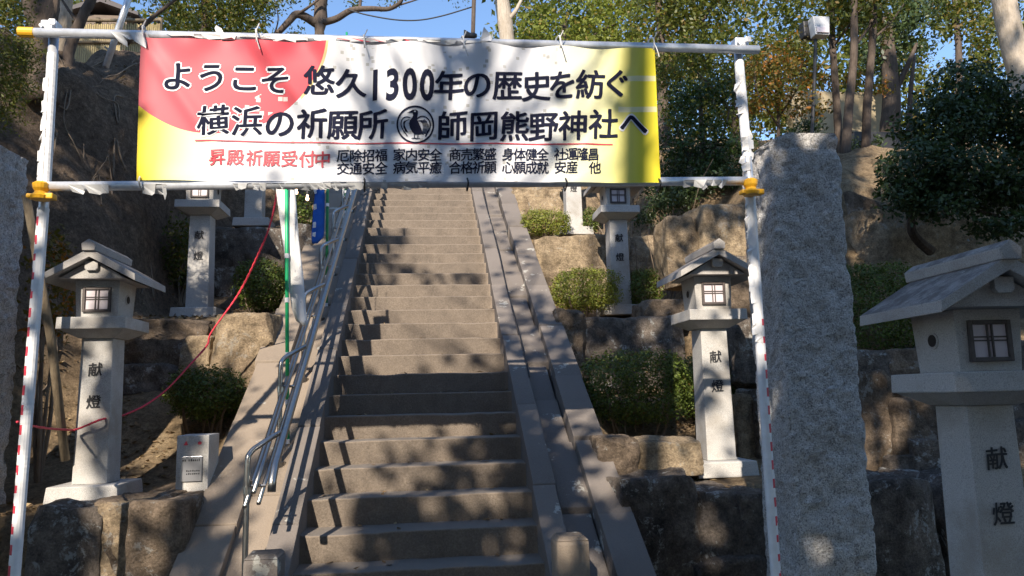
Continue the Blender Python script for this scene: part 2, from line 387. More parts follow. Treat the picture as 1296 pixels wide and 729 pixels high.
# ------------------------------------------------------------------ terrain
LP = np.array([(-50, 0), (4.86, 0), (4.9, .93), (5.4, .99), (6.2, 1.22), (6.75, 1.62), (6.95, 1.75), (7.05, 2.3), (7.5, 2.41), (8.5, 2.6), (8.9, 2.85), (9.0, 3.6), (9.7, 3.8), (10.8, 4.1), (11.1, 4.8), (13, 5.7), (60, 6.2)])
RP = np.array([(-50, 0), (5.1, 0), (5.14, .93), (5.75, .985), (6.1, 1.1), (7.0, 1.55), (7.25, 1.7), (7.4, 2.3), (8.0, 2.42), (8.9, 2.62), (9.0, 3.3), (9.5, 3.62), (10.6, 3.85), (10.9, 4.5), (11.6, 4.9), (13, 5.7), (60, 6.2)])
def sstep(t): t = np.clip(t, 0, 1); return t * t * (3 - 2 * t)
def ground_z(X, Y, rough=True):
    X = np.asarray(X, float); Y = np.asarray(Y, float)
    zst = np.where(Y < 3.7, 0, np.clip(zs(Y), 0, 5.85))
    zl = np.interp(Y, LP[:, 0], LP[:, 1]); zr = np.interp(Y, RP[:, 0], RP[:, 1])
    # earth bank on the left
    c = sstep((Y - 6.5) * .34 + (-X - 2.75) * .62) * sstep((-X - 2.7) / .5)
    crest = 5.1 + .32 * np.clip(Y - 7.5, 0, 3); zl = zl + (np.maximum(crest, zl) - zl) * c
    # rising ground on the right
    k = sstep((X - 2.75) / 1.0) * sstep((Y - 5.8) / .25); zr = zr + k * np.where(Y < 8, .85, .6)
    k2 = sstep((X - 2.9) / 1.6) * sstep((Y - 6.3) / 2.4); zr = zr + k2 * np.maximum(0, 4.5 - zr)
    k3 = sstep((Y - 9.3) / 1.5) * sstep((X - 2.2) / 1.5); zr = zr + k3 * np.maximum(0, 5.3 - zr)
    near = sstep((np.abs(X + .05) - 1.32) / .35)
    side = np.where(X < 0, zl, zr)
    edge = np.minimum(zst - .10, np.maximum(side + .9, zst - .25))
    out = np.where(Y < 4.9, side, edge * (1 - near) + side * near)
    out = np.where(np.abs(X + .05) < 1.22, np.where(Y < 3.7, 0, zst - .4), out)
    out = np.where((np.abs(X + .05) >= 1.22) & (Y < 4.9) & (np.abs(X + .05) < 1.5), 0, out)
    if rough:
        P = np.stack([X, Y, out * .6], -1).reshape(-1, 3)
        n = fbm(P, 1.3, 6, 2, .62).reshape(X.shape); amp = .035 + .16 * c * (X < 0) + .10 * k2 * (X > 0)
        out = out + n * amp * (Y > 4.9) * (np.abs(X + .05) > 1.22)
    return out
xs = np.concatenate([np.arange(-16, -6, .4), np.arange(-6, 6, .07), np.arange(6, 16.1, .4)])
ys = np.concatenate([np.arange(3.2, 11.5, .07), np.arange(11.5, 30, .4)])
GX, GY = np.meshgrid(xs, ys, indexing='ij')
GZ = ground_z(GX, GY)
bank = (GX < -2.9) & (GZ > 2.0)
GXd = GX + np.where(bank, vn(np.stack([GX, GY, GZ], -1).reshape(-1, 3), 2.3, 9).reshape(GX.shape) * .10, 0)
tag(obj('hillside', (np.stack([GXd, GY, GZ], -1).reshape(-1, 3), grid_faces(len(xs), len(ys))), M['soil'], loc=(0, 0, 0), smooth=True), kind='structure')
gs = 400
tag(obj('ground', (np.array([(-gs, -gs, -.012), (gs, -gs, -.012), (gs, gs, -.012), (-gs, gs, -.012)]), [(0, 1, 2, 3)]), M['paving'], loc=(0, 0, 0)), kind='structure')
# ------------------------------------------------------------------ staircase
st = thing('stone_staircase', 'long straight flight of worn brown stone steps climbing the hill under the banner', 'staircase', (-.05, 3.7, 0))
G = 0.2735; Rz = G * S; Y1 = 4.572; XL, XR = -.772, .677
rgs = random.Random(3)
def step_y(n): return Y1 + (n - 3) * G * (1 - .0012 * max(0, n - 3))
nsteps = 36
for n in range(1, nsteps):
    y = step_y(n); z = zs(y); y2 = step_y(n + 1); zb = z - Rz - .06
    V, Fc = box(XL - .02, XR + .02, y, y2 + .03, zb, z, .011)
    w = fbm(np.c_[V[:, 0], V[:, 1] * 0 + n * 3.3, V[:, 2] * 0], 1.6, 3, 4)
    V = np.asarray(V); V[:, 2] += w * .004 + rgs.uniform(-.003, .003); V[:, 1] += w * .006
    # a subdivided block so the arris can wander
    bm = bmesh.new(); bv = [bm.verts.new(p) for p in V]
    for q in Fc: bm.faces.new([bv[i] for i in q])
    es = [e for e in bm.edges if abs(e.verts[0].co.x - e.verts[1].co.x) > .5]
    bmesh.ops.subdivide_edges(bm, edges=es, cuts=40, use_grid_fill=True)
    for v in bm.verts:
        a = np.array([[v.co.x, n * 2.7, v.co.z]]); d = fbm(a, 5, 3, 6)[0]
        front = v.co.y < y + .03; top = v.co.z > z - .03
        if front: v.co.y += d * .006
        if top: v.co.z += d * .004 - (.006 * abs(d) if front else 0)
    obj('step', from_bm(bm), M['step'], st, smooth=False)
def sloped(x0, x1, h0, h1, ya, yb, bev=.008, jog=0.0):  # bar following the slope, h measured from the nosing line
    V = [(x, y, zs(y) + h) for x in (x0, x1) for y in (ya, yb) for h in (h0, h1)]
    return hexa(V, bev)
def kerb_run(name, x0, x1, h0, h1, ya, yb, seg, mat, wob=.006, seed=0):
    r_ = random.Random(seed); y = ya; parts = []
    while y < yb:
        L = seg * r_.uniform(.85, 1.15); ye = min(y + L, yb); d = r_.uniform(-wob, wob); e = r_.uniform(-wob, wob)
        parts.append(sloped(x0 + e, x1 + e, h0, h1 + d, y + .006, ye - .006)); y = ye
    return obj(name, join(*parts), mat, st)
YE = 13.0
kerb_run('kerb', XL - .165, XL - .006, -.5, .105, 3.95, YE, .95, M['kerb'], seed=1)
kerb_run('kerb', XR + .006, XR + .158, -.5, .105, 3.95, YE, .95, M['kerb'], seed=2)
kerb_run('drain_channel', XL - .385, XL - .169, -.5, .02, 3.95, YE, 1.3, M['rampst'], .008, seed=3)
kerb_run('drain_channel', XR + .162, XR + .372, -.5, .0, 3.95, YE, .55, M['kerb'], .022, seed=4)
kerb_run('outer_kerb', XL - .66, XL - .389, -.9, .085, 3.95, YE, .85, M['rampst'], .014, seed=5)
kerb_run('outer_kerb', XR + .376, XR + .60, -.9, .11, 3.95, YE, .75, M['kerb'], .014, seed=6)
# top landing
tag(obj('upper_landing', box(-3, 3, step_y(nsteps) - .02, 30, 5.4, zs(step_y(nsteps)) - .002), M['paving']), kind='structure')
def stub(px, py, w, lab, mat):
    p = on_slope(px, py, .1); p = p + (EYE - p) * .07
    V, Fc = join(frustum(w, w * .97, 0, p[2] - .02, .022), frustum(w * .94, w * .72, p[2] - .022, p[2], .006))
    V = V + np.array([p[0], p[1] - w / 2, 0]); V[:, :2] += (fbm(V, 6, 3)[:, None]) * .008
    tag(obj('stone_stub', (V, Fc), mat, smooth=False), lab, 'bollard')
stub(717, 672, .19, 'short square stone stub at the foot of the kerb right of the steps', M['rampst'])
stub(339, 694, .19, 'short square stone stub standing beside the foot of the steel handrail', M['kerb'])
# ------------------------------------------------------------------ boulders and dry stone walls
def stone_px(args, parent=None, mat='brown', label=None, group=None, **k):
    x0, y0, x1, y1, Y, dep, seed = args
    VF = px_rock(x0, y0, x1, y1, Y, dep, seed, **k)
    if parent is not None: return obj('stone', VF, M[mat], parent, smooth=True)
    o = obj('boulder', VF, M[mat], smooth=True); return tag(o, label, 'boulder', group)
w1 = thing('stone_retaining_wall', 'low wall of big fitted stones below the leftmost lantern and the small plaque stone', 'stone wall', (-2.0, 4.8, 0))
for a, m_ in [((22, 640, 124, 900, 4.66, .6, 11), 'dark'), ((116, 636, 172, 900, 4.68, .5, 12), 'tan'), ((156, 634, 232, 905, 4.64, .6, 13), 'brown'),
              ]:
    stone_px(a, w1, m_, box_k=18, cuts=5, rough=.03, cut_lo=.84)
obj('stone', rotz(rock((-1.70, 5.18, .50), (.34, 1.0, 1.10), 14, box_k=18, cuts=5, rough=.045, cut_lo=.84), rad(-9), (-1.7, 5.1, 0)), M['brown'], w1, smooth=True)
w2 = thing('stone_retaining_wall', 'wall of large dark lichened stones beside the right kerb under the mid right lantern', 'stone wall', (1.9, 5.0, 0))
for a, m_ in [((782, 602, 902, 960, 4.82, .7, 21), 'dark'), ((890, 622, 952, 900, 4.84, .6, 22), 'dark'), ((944, 622, 1010, 900, 4.84, .6, 23), 'dark'), ((880, 705, 1010, 900, 4.78, .6, 24), 'dark')]:
    stone_px(a, w2, m_, box_k=16, cuts=6, rough=.035, cut_lo=.8)
w3 = thing('stone_retaining_wall', 'dark stone wall between the tall rough pillar and the nearest lantern', 'stone wall', (3.2, 5.0, 0))
for a, m_ in [((1082, 606, 1212, 950, 4.75, .8, 31), 'dark'), ((1205, 600, 1330, 950, 4.8, .8, 32), 'dark'),
              ((1078, 468, 1138, 612, 5.55, .5, 33), 'brown'), ((1133, 502, 1192, 582, 5.5, .5, 34), 'brown'), ((1128, 576, 1178, 612, 5.45, .4, 35), 'dark'), ((1158, 555, 1200, 612, 5.42, .4, 36), 'dark'),
              ((1078, 442, 1135, 480, 5.6, .5, 37), 'dark'), ((1128, 440, 1200, 510, 5.6, .5, 38), 'brown'), ((1190, 430, 1340, 540, 5.6, .6, 39), 'dark'), ((1185, 530, 1340, 620, 5.5, .6, 40), 'dark')]:
    stone_px(a, w3, m_, box_k=14, cuts=7, rough=.035, cut_lo=.78)
stone_px((262, 394, 343, 505, 6.75, .55, 51), mat='tan', label='upright pale boulder with a flat sunlit face beside the left ramp', box_k=6, cuts=6, cut_lo=.72)
stone_px((150, 402, 264, 474, 6.9, .6, 52), mat='brown', label='wide flat boulder carrying the base of the second lantern on the left', box_k=6, cuts=5)
stone_px((226, 425, 266, 480, 6.82, .4, 53), mat='tan', label='small wedge stone packed between the flat boulder and the upright pale boulder', box_k=5)
stone_px((140, 460, 236, 505, 6.85, .5, 54), mat='dark', label='dark low stone underneath the wide flat boulder on the left', box_k=6)
stone_px((332, 408, 350, 452, 7.1, .4, 55), mat='brown', label='small brown stone tucked behind the upright pale boulder by the ramp', box_k=4)
stone_px((268, 285, 362, 385, 8.75, .6, 56), mat='dark', label='large dark boulder with white lichen behind the round shrub left of the steps', box_k=5, cuts=6)
stone_px((360, 282, 396, 345, 8.9, .5, 57), mat='dark', label='narrow dark boulder in shade beside the top of the white rolled flag', box_k=5)
stone_px((757, 553, 812, 604, 5.22, .35, 61), mat='brown', label='rounded cracked edging stone by the black cable right of the kerb', box_k=4.5, cuts=6)
stone_px((802, 555, 892, 604, 5.26, .35, 62), mat='tan', label='long sunlit edging stone in front of the trimmed shrub and mid right lantern', box_k=6, cuts=5)
stone_px((724, 398, 874, 530, 7.15, .6, 63), mat='dark', label='broad dark boulder with white lichen behind the low wide shrub', box_k=8, cuts=4, cut_lo=.85)
stone_px((700, 388, 746, 480, 7.05, .5, 64), mat='brown', label='craggy narrow stone between the right kerb and the broad dark boulder', box_k=4.5)
stone_px((677, 296, 802, 378, 8.8, .5, 65), mat='tan', label='long pale block of stone behind the second lantern on the right', box_k=9, cuts=4, cut_lo=.86, rough=.025)
stone_px((792, 296, 850, 352, 8.9, .5, 66), mat='tan', label='pale cracked stone right of the second right lantern, beside the long block', box_k=5)
stone_px((846, 272, 888, 362, 7.5, .5, 67), mat='tan', label='upright grey streaked stone left of the big brown boulder on the right', box_k=6, cuts=5)
stone_px((880, 256, 968, 335, 7.45, .7, 68), mat='tan', label='big brown slanting boulder above the roof of the mid right lantern', box_k=5, cuts=7, cut_lo=.7)
stone_px((918, 320, 975, 425, 7.0, .5, 69), mat='brown', label='brown boulder behind the right pole of the banner frame', box_k=6)
stone_px((815, 378, 880, 415, 7.2, .5, 70), mat='brown', label='low round stone at the foot of the second right lantern', box_k=4)
stone_px((932, 402, 992, 500, 6.2, .5, 71), mat='dark', label='dark stone low behind the striped pole, beside the mid right lantern', box_k=6)
stone_px((934, 498, 964, 600, 5.9, .3, 72), mat='tan', label='slim upright stone squeezed beside the base of the mid right lantern', box_k=5)
stone_px((958, 490, 1012, 606, 5.85, .4, 73), mat='brown', label='brown wall stone half hidden by the tall rough pillar', box_k=6)
stone_px((648, 236, 722, 280, 10.6, .5, 74), mat='tan', label='pale rounded boulder high beside the steps just under the banner', box_k=5)
stone_px((738, 236, 776, 296, 10.3, .5, 75), mat='tan', label='pale boulder right of the highest lantern on the right', box_k=5)
stone_px((1070, 236, 1150, 330, 7.2, .9, 76), mat='brown', label='reddish sloping rock right of the tall rough pillar top', box_k=4, cuts=7, cut_lo=.6, rough=.02)
stone_px((1090, 262, 1290, 372, 6.75, 1.0, 77), mat='tan', label='smooth tan rock face sunlit under the big layered shrub', box_k=4, cuts=7, cut_lo=.62, rough=.018)
# ------------------------------------------------------------------ the two tall rough pillars
def pillar(x0, x1, y0, y1, z, lab, seed):
    n = 22; rows = 170; e = np.linspace(-1, 1, n, endpoint=False)
    per = np.concatenate([np.c_[e, e * 0 - 1], np.c_[e * 0 + 1, e], np.c_[-e, e * 0 + 1], np.c_[e * 0 - 1, -e]]); m = len(per)
    V = [np.c_[per, np.full(m, 2 * i / (rows - 1) - 1)] for i in range(rows)] + [np.c_[per * f_, np.full(m, 1.0)] for f_ in (.92, .8, .6, .4, .2, .05)]
    R_ = len(V); V = np.concatenate(V); Fc = [(i * m + j, i * m + (j + 1) % m, (i + 1) * m + (j + 1) % m, (i + 1) * m + j) for i in range(R_ - 1) for j in range(m)] + [tuple((R_ - 1) * m + j for j in range(m))]
    k = .5 * (V + 1); tp = 1 - .03 * k[:, 2]
    cx, cy = (x0 + x1) / 2, (y0 + y1) / 2
    q = np.c_[cx + V[:, 0] * (x1 - x0) / 2 * tp, cy + V[:, 1] * (y1 - y0) / 2 * tp, z * k[:, 2]]
    nr = np.where(np.abs(V) > .999, V, 0); nr[:-m * 6, 2] = 0; nr = nr / (np.linalg.norm(nr, axis=1)[:, None] + 1e-9)
    d = fbm(q + seed, 3.2, 6, seed, .6) * .007 + np.abs(fbm(q + seed, 8, 5, seed + 3, .64)) * -.019
    ed = (np.abs(V) > .93).sum(1) >= 2; d = d - ed * (.006 + .010 * np.abs(vn(q, 6, seed)))
    q = q + nr * d[:, None]
    cut = np.clip((q[:, 2] - (z - .10)) / .10, 0, 1)
    fx = np.clip((q[:, 0] - x0) / (x1 - x0), 0, 1); q[:, 2] -= cut * np.clip(1 - fx / .30, 0, 1) * .06
    return tag(obj('stone_pillar', (q, Fc), M['pillar'], smooth=False), lab, 'pillar')
pillar(2.03, 2.50, 4.12, 4.56, 3.13, 'tall rough hewn granite pillar right of the steps, behind the striped pole', 3)
pillar(-3.25, -2.66, 4.75, 5.25, 3.25, 'rough granite pillar cut off by the left edge of the photo', 8)
# ------------------------------------------------------------------ stone lanterns
def text_mesh(ch, sx=1.0, bold=0.0, thin=1.0):
    cu = bpy.data.curves.new('glyph', 'FONT'); cu.body = ch; cu.size = 1; cu.resolution_u = 4; cu.offset = bold
    o = bpy.data.objects.new('glyph', cu); COL.objects.link(o)
    dg = bpy.context.evaluated_depsgraph_get(); me = bpy.data.meshes.new_from_object(o.evaluated_get(dg))
    V = np.array([v.co[:] for v in me.vertices]).reshape(-1, 3); Fc = [tuple(p.vertices) for p in me.polygons]
    bpy.data.objects.remove(o); bpy.data.curves.remove(cu); bpy.data.meshes.remove(me)
    return V, Fc
def glyph(ch, cx, cz, w, h, bold, y=0.0, seed=0, brush=.012):
    """one character in the x,z plane, centred, in a box w by h: a brush slant, wobble and stroke weight built from shifted copies"""
    V, Fc = text_mesh(ch, bold=0 if ord(ch) > 127 else bold)
    if ord(ch) < 128: c0, hh = (V[:, 0].min() + V[:, 0].max()) / 2, .36
    else: c0, hh = .5, .37
    x = V[:, 0] - c0; z = V[:, 1] - hh
    z = z + x * .045 + np.sin(x * 7 + seed) * brush * .6; x = x + z * .03 + np.sin(z * 8 + seed * 2) * brush * .6
    if ord(ch) < 128: return np.c_[cx + x * w, np.full(len(x), y), cz + z * h], Fc
    b = max(0, bold - .002); out = []
    k = 8 if bold > .045 else 5
    offs = [(0, 0)] + [(math.cos(2 * math.pi * i / (k - 1) + .5), .62 * math.sin(2 * math.pi * i / (k - 1) + .5)) for i in range(k - 1)]
    if bold > .045: offs = [(p, q * 1.6) for p, q in offs]
    for i, (p, q) in enumerate(offs): out.append((np.c_[cx + (x + p * b) * w, np.full(len(x), y - i * GSTEP), cz + (z + q * b) * h], Fc))
    return join(*out)
GSTEP = .00012
def lantern(label, group):
    t = thing('stone_lantern', label, 'stone lantern', (0, 0, 0), group)
    obj('base', frustum(.46, .44, 0, .112, .01), M['lantern'], t)
    sh = obj('shaft', frustum(.222, .203, .113, 1.085, .006), M['lantern'], t)
    tx = join(glyph('献', 0, .872, .096, .096, .024, -.1085, 1), glyph('燈', 0, .655, .096, .096, .024, -.1105, 2))
    obj('inscription', tx, M['ink'], sh)
    obj('ledge', join(frustum(.235, .42, 1.086, 1.140, .004), frustum(.445, .44, 1.1405, 1.222, .007)), M['lantern'], t)
    # fire box, slightly flared, front opening with a lattice
    fb = obj('firebox', join(frustum(.268, .292, 1.223, 1.478, .004)), M['lantern'], t)
    yf = -.139
    fr = []
    for x0, x1, z0, z1 in [(-.092, -.074, 1.262, 1.432), (.074, .092, 1.262, 1.432), (-.0735, .0735, 1.414, 1.432), (-.0735, .0735, 1.262, 1.280)]: fr.append(box(x0, x1, yf - .016, yf + .03, z0, z1, .003))
    obj('window_frame', join(*fr), M['wood_frame'], fb)
    bars = []
    for x in (-.012, .008): bars.append(box(x, x + .006, yf - .012, yf + .02, 1.2805, 1.4135))
    for z in (1.345, 1.36): bars.append(box(-.073, .073, yf - .0095, yf + .02, z, z + .006))
    obj('lattice', join(*bars), M['wood_frame'], fb)
    obj('pane', box(-.0735, .0735, yf - .004, yf + .02, 1.2803, 1.4137), M['pane'], fb)
    for s in (-1, 1):
        hv, hf = lathe([(.036, 0), (.036, .004), (.027, .005)], 20); hv = np.c_[s * (.1385 + hv[:, 2]), hv[:, 0] + .01, hv[:, 1] + 1.36]
        hv[:, 0] += s * .0015; obj('vent_ring', (hv, hf), M['roof'], fb)
        dv, df = lathe([(.026, 0), (.026, .003)], 18); obj('vent_hole', (np.c_[s * (.1448 + dv[:, 2]), dv[:, 0] + .01, dv[:, 1] + 1.36], df), M['hole'], fb)
    # gabled roof: eaves along +-x, ridge along y
    hw, ze, za, th = .300, 1.452, 1.628, .048
    poly = [(-hw, ze), (-hw + .004, ze + th), (0, za + th * 1.0), (hw - .004, ze + th), (hw, ze), (.0, za - .012)]
    ped = [(-.215, 1.479), (.215, 1.479), (.02, 1.60), (-.02, 1.60)]
    rf = obj('roof', join(prism_y(poly, -.30, .30, .004), prism_y(ped, -.235, .235)), M['roof'], t)
    orn = [(-.042, 1.595), (.042, 1.595), (.042, 1.545), (.028, 1.53), (-.028, 1.53), (-.042, 1.545)]
    obj('gable_plaque', prism_y(orn, -.262, -.2352, .003), M['lantern'], rf)
    rp = [(-.040, za + .028), (-.046, za + .075), (0, za + .108), (.046, za + .075), (.040, za + .028)]
    obj('ridge_cap', prism_y(rp, -.32, .32, .005), M['roof'], rf)
    return t
LG = 'inscribed stone lanterns lining the steps'
l0 = lantern('leftmost pale stone lantern, half lit, beside the left pole of the banner frame', LG)
def place_l(o, p, rz=0, s=1.0, lab=None):
    o.location = p; o.rotation_euler.z = rad(rz); o.scale = (s, s, s)
    if lab: o['label'] = lab
p = atY(104, 630, 5.0); LPOS = {}
place_l(l0, (-2.13, 5.24, 1.0), 0, .95)
place_l(copy_tree(l0), (2.19, 5.66, .965), 0, 1.02, 'mid right stone lantern whose shaft stands between the wide shrub and the striped pole')
place_l(copy_tree(l0), (2.40, 3.12, .375), -2, 1.045, 'nearest stone lantern, dark roofed, cut off by the right edge of the photo')
place_l(copy_tree(l0), (-2.33, 8.0, 2.44), 0, 1.0, 'second lantern on the left, roof hidden by the banner, on the wide flat boulder')
place_l(copy_tree(l0), (2.14, 8.15, 2.44), 0, 1.0, 'second lantern on the right, window just below the banner, between two clipped shrubs')
place_l(copy_tree(l0), (-2.22, 9.85, 3.81), 0, 1.0, 'farthest lantern on the left, only its plain shaft showing under the banner')
place_l(copy_tree(l0), (1.99, 9.85, 3.70), 0, 1.0, 'farthest lantern on the right, sunlit white shaft behind a low yellow green shrub')
tag(obj('plinth', frustum(.6, .56, 0, .377, .02), M['lantern'], loc=(0, 0, 0)), 'square stone plinth under the nearest lantern at the right edge', 'plinth').location = (2.40, 3.12, 0)
# small stone with plaque
ms = thing('plaque_stone', 'small pale granite block with a metal plaque beside the left ramp', 'marker stone', (-1.62, 5.15, 1.0))
ax, bx = atY(223, 580, 5.12), atY(262, 580, 5.12); zt = atY(240, 551, 5.12)[2]
x0, x1 = ax[0], bx[0] + .0; zb = .98
obj('block', box(x0, x1 + .01, 5.12, 5.36, zb, zt, .006), M['lantern'], ms)
W_ = x1 - x0; H_ = zt - zb
pq = obj('plaque', box(x0 + .17 * W_, x0 + .86 * W_, 5.108, 5.119, zb + .30 * H_, zb + .68 * H_, .002), M['plaque'], ms)
mx_, mz_ = x0 + .30 * W_, zb + .88 * H_
tx1 = join(prism_y([(mx_ - .014, mz_ - .012), (mx_ + .014, mz_ - .012), (mx_ + .002, mz_ + .014)], 5.1175, 5.119), prism_y([(mx_ + .075, mz_ - .010), (mx_ + .095, mz_ - .010), (mx_ + .097, mz_ + .006), (mx_ + .085, mz_ + .011), (mx_ + .074, mz_ + .006)], 5.1175, 5.119))
bars = []
rr = random.Random(4)
for row, (zf, n_, hh) in enumerate([(.605, 9, .016), (.45, 9, .010), (.405, 9, .010)]):
    for i in range(n_):
        if row == 0 and i == 2 or row > 0 and i < 2: continue
        xx = x0 + (.23 + .065 * i) * W_
        bars.append(box(xx, xx + .045 * W_ * rr.uniform(.7, 1), 5.1062, 5.1078, zb + zf * H_, zb + zf * H_ + hh * rr.uniform(.7, 1)))
obj('red_mark', tx1, M['redink'], ms); obj('engraving', join(*bars), M['ink'], pq)
# ------------------------------------------------------------------ banner frame of scaffold pipes
fr = thing('pipe_frame', 'scaffold pipe frame wrapped in red and white tape that carries the banner', 'pipe frame', (-2.0, 4.0, 0))
PR = .0243
def line_at(pts, Y):  # picture points at depth Y, extended down to the ground
    P = [atY(x, y, Y) for x, y in pts]
    d = P[-1] - P[-2]; d = d / abs(d[2]); P.append(P[-1] + d * P[-1][2]); return np.array(P)
LPOLE = line_at([(69, 32), (57, 238), (18, 729)], 4.0)
RPOLE = line_at([(933, 52), (949, 238), (982, 729)], 3.93)
obj('pole', tube(LPOLE, PR, 16), M['pipe'], fr, smooth=True); obj('pole', tube(RPOLE, PR, 16), M['pipe'], fr, smooth=True)
TB = np.array([atY(36, 41, 3.945), atY(960, 63, 3.875)]); BB = np.array([atY(52, 236, 3.945), atY(946, 229, 3.875)])
obj('crossbar', tube(TB, PR, 16), M['pipe'], fr, smooth=True); obj('crossbar', tube(BB, PR, 16), M['pipe'], fr, smooth=True)
obj('end_cap', cyl(TB[0] - np.array([.045, 0, 0]), TB[0] + np.array([.03, -.0, 0]), PR * 1.12, 14), M['orange'], fr)
def clamp(p, mat, sc=1.0):
    a = box(-.05, .05, -.045, .045, -.038, .038, .012); b = lathe([(.046, -.03), (.05, -.02), (.05, .02), (.046, .03)], 14); c = cyl((.03, -.07, .01), (.03, .0, .01), .011, 8); d = cyl((-.035, -.065, -.01), (-.035, .0, -.01), .011, 8); e = box(.015, .055, -.075, -.06, -.01, .03, .004)
    V, Fc = join(a, b, c, d, e); return obj('clamp', (V * sc + p, Fc), mat, fr, smooth=False)
clamp(LPOLE[0] * .93 + LPOLE[1] * .07 + np.array([0, -.03, .03]), M['pipe'], .8); clamp(RPOLE[0] * .98 + RPOLE[1] * .02 + np.array([0, -.03, -.02]), M['pipe'], .8)
def hood(p):   # yellow plastic clamp cover: two bulging cups with a waist
    V, Fc = lathe([(.02, -.055), (.052, -.05), (.058, -.03), (.04, -.012), (.034, 0), (.045, .02), (.05, .05), (.03, .065)], 16)
    ear = box(.03, .085, -.03, .03, -.05, -.012, .01); ear2 = box(-.075, -.03, -.03, .03, -.045, -.015, .01)
    V, Fc = join((V, Fc), ear, ear2); V = V * .8; V[:, 1] *= 1.15
    return obj('clamp_cover', (V + p, Fc), M['orange'], fr, smooth=False)
hood(atY(52, 243, 3.93)); hood(atY(950, 238, 3.86))
def along(P, s):  # s metres from the start
    d = np.linalg.norm(np.diff(P, axis=0), axis=1); c = np.concatenate([[0], np.cumsum(d)])
    return np.array([np.interp(s, c, P[:, k]) for k in range(3)]), c[-1]
def tape_sleeve(P, s0, s1, side, seed, name='striped_tape', red=True, r=PR * 1.08):
    n = int((s1 - s0) / .012); V = []; rg = np.random.default_rng(seed); k = 14
    for i in range(n + 1):
        c, _ = along(P, s0 + (s1 - s0) * i / n); wob = 1 + .05 * rg.random()
        for j in range(k):
            a = 2 * math.pi * j / k; V.append(c + r * wob * np.array([math.cos(a), math.sin(a), 0]))
    Fc = []; ix = []
    for i in range(n):
        for j in range(k):
            Fc.append((i * k + j, i * k + (j + 1) % k, (i + 1) * k + (j + 1) % k, (i + 1) * k + j))
            a = (j + .5) / k * 360; tgt = 308 if side > 0 else 234
            d = abs((a - tgt + 180) % 360 - 180); ix.append(1 if red and d < 27 and ((s0 + i * .012 + .004 * d * .1) % .095) < .045 else 0)
    return obj(name, (np.array(V), Fc), [M['white'], M['red']], fr, idx=ix, smooth=False)
cl = 0.0
tape_sleeve(LPOLE, 1.0, 3.9, -1, 1); tape_sleeve(RPOLE, 1.62, 4.2, 1, 2)
def tatter(P, s0, s1, side, seed, step=.07, size=.05, wh=M['white'], dirv=None, red=False):
    rg = np.random.default_rng(seed); V = []; Fc = []; s = s0; ix = []
    while s < s1:
        c, _ = along(P, s); c2, _ = along(P, min(s + step * rg.uniform(.8, 1.5), s1)); L = size * rg.uniform(.4, 1.2)
        d = np.array(dirv if dirv is not None else (side, -.2, -.15)) + rg.normal(size=3) * .18; d /= np.linalg.norm(d)
        off = np.array([0, -PR * 1.25, 0]); b = len(V)
        tp = c + (c2 - c) * rg.uniform(.2, .9) + d * (PR + L); mid = (c + c2) / 2 + d * (PR + L * .5) + rg.normal(size=3) * .006
        V += [c + off, c2 + off, mid + (c2 - c) * .42, tp, mid - (c2 - c) * .42]; Fc.append((b, b + 1, b + 2)); Fc.append((b, b + 2, b + 3)); Fc.append((b, b + 3, b + 4)); ix += [0, 1 if red and rg.random() < .3 else 0, 0]
        s += step * rg.uniform(.7, 1.2)
    n0 = len(V); V = np.array(V); V2 = V + np.array([.0, .0018, .0008]); Fc = Fc + [tuple(i + n0 for i in q[::-1]) for q in Fc]
    return obj('torn_tape', (np.vstack([V, V2]), Fc), [wh, M['red']], fr, idx=ix + ix)
tape_sleeve(LPOLE, .16, .88, -1, 3, 'white_tape', False); tape_sleeve(RPOLE, .12, .70, 1, 4, 'white_tape', False)
tatter(LPOLE, .3, .88, -1, 5, .06, .016); tatter(RPOLE, .95, 1.75, -1, 6, .07, .02); tatter(RPOLE, .25, .45, -1, 7, .05, .03); tatter(RPOLE, .55, .78, -1, 17, .05, .022); tatter(RPOLE, .55, .78, 1, 18, .06, .018)
tape_sleeve(RPOLE, .86, 1.62, 1, 8, 'white_tape', False)
tatter(BB, .50, .62, 0, 9, .05, .05, dirv=(.1, -.2, -1)); tatter(BB, .95, 1.95, 0, 29, .035, .012, dirv=(.3, -.2, -1)); tatter(BB, 3.35, 3.6, 0, 10, .05, .03, dirv=(-.3, -.2, -1)); tatter(BB, .14, .34, 0, 11, .08, .03, dirv=(0, -.1, -1))
tatter(TB, .42, .6, 0, 12, .05, .07, dirv=(.5, -.3, -1), red=True); tatter(TB, .7, 2.4, 0, 13, .1, .012, dirv=(0, -1, -.6), red=True); tatter(TB, .96, 1.0, 0, 14, .05, .06, dirv=(-.2, -.2, 1)); tatter(TB, 2.36, 2.42, 0, 15, .05, .06, dirv=(.3, -.2, 1), red=True)
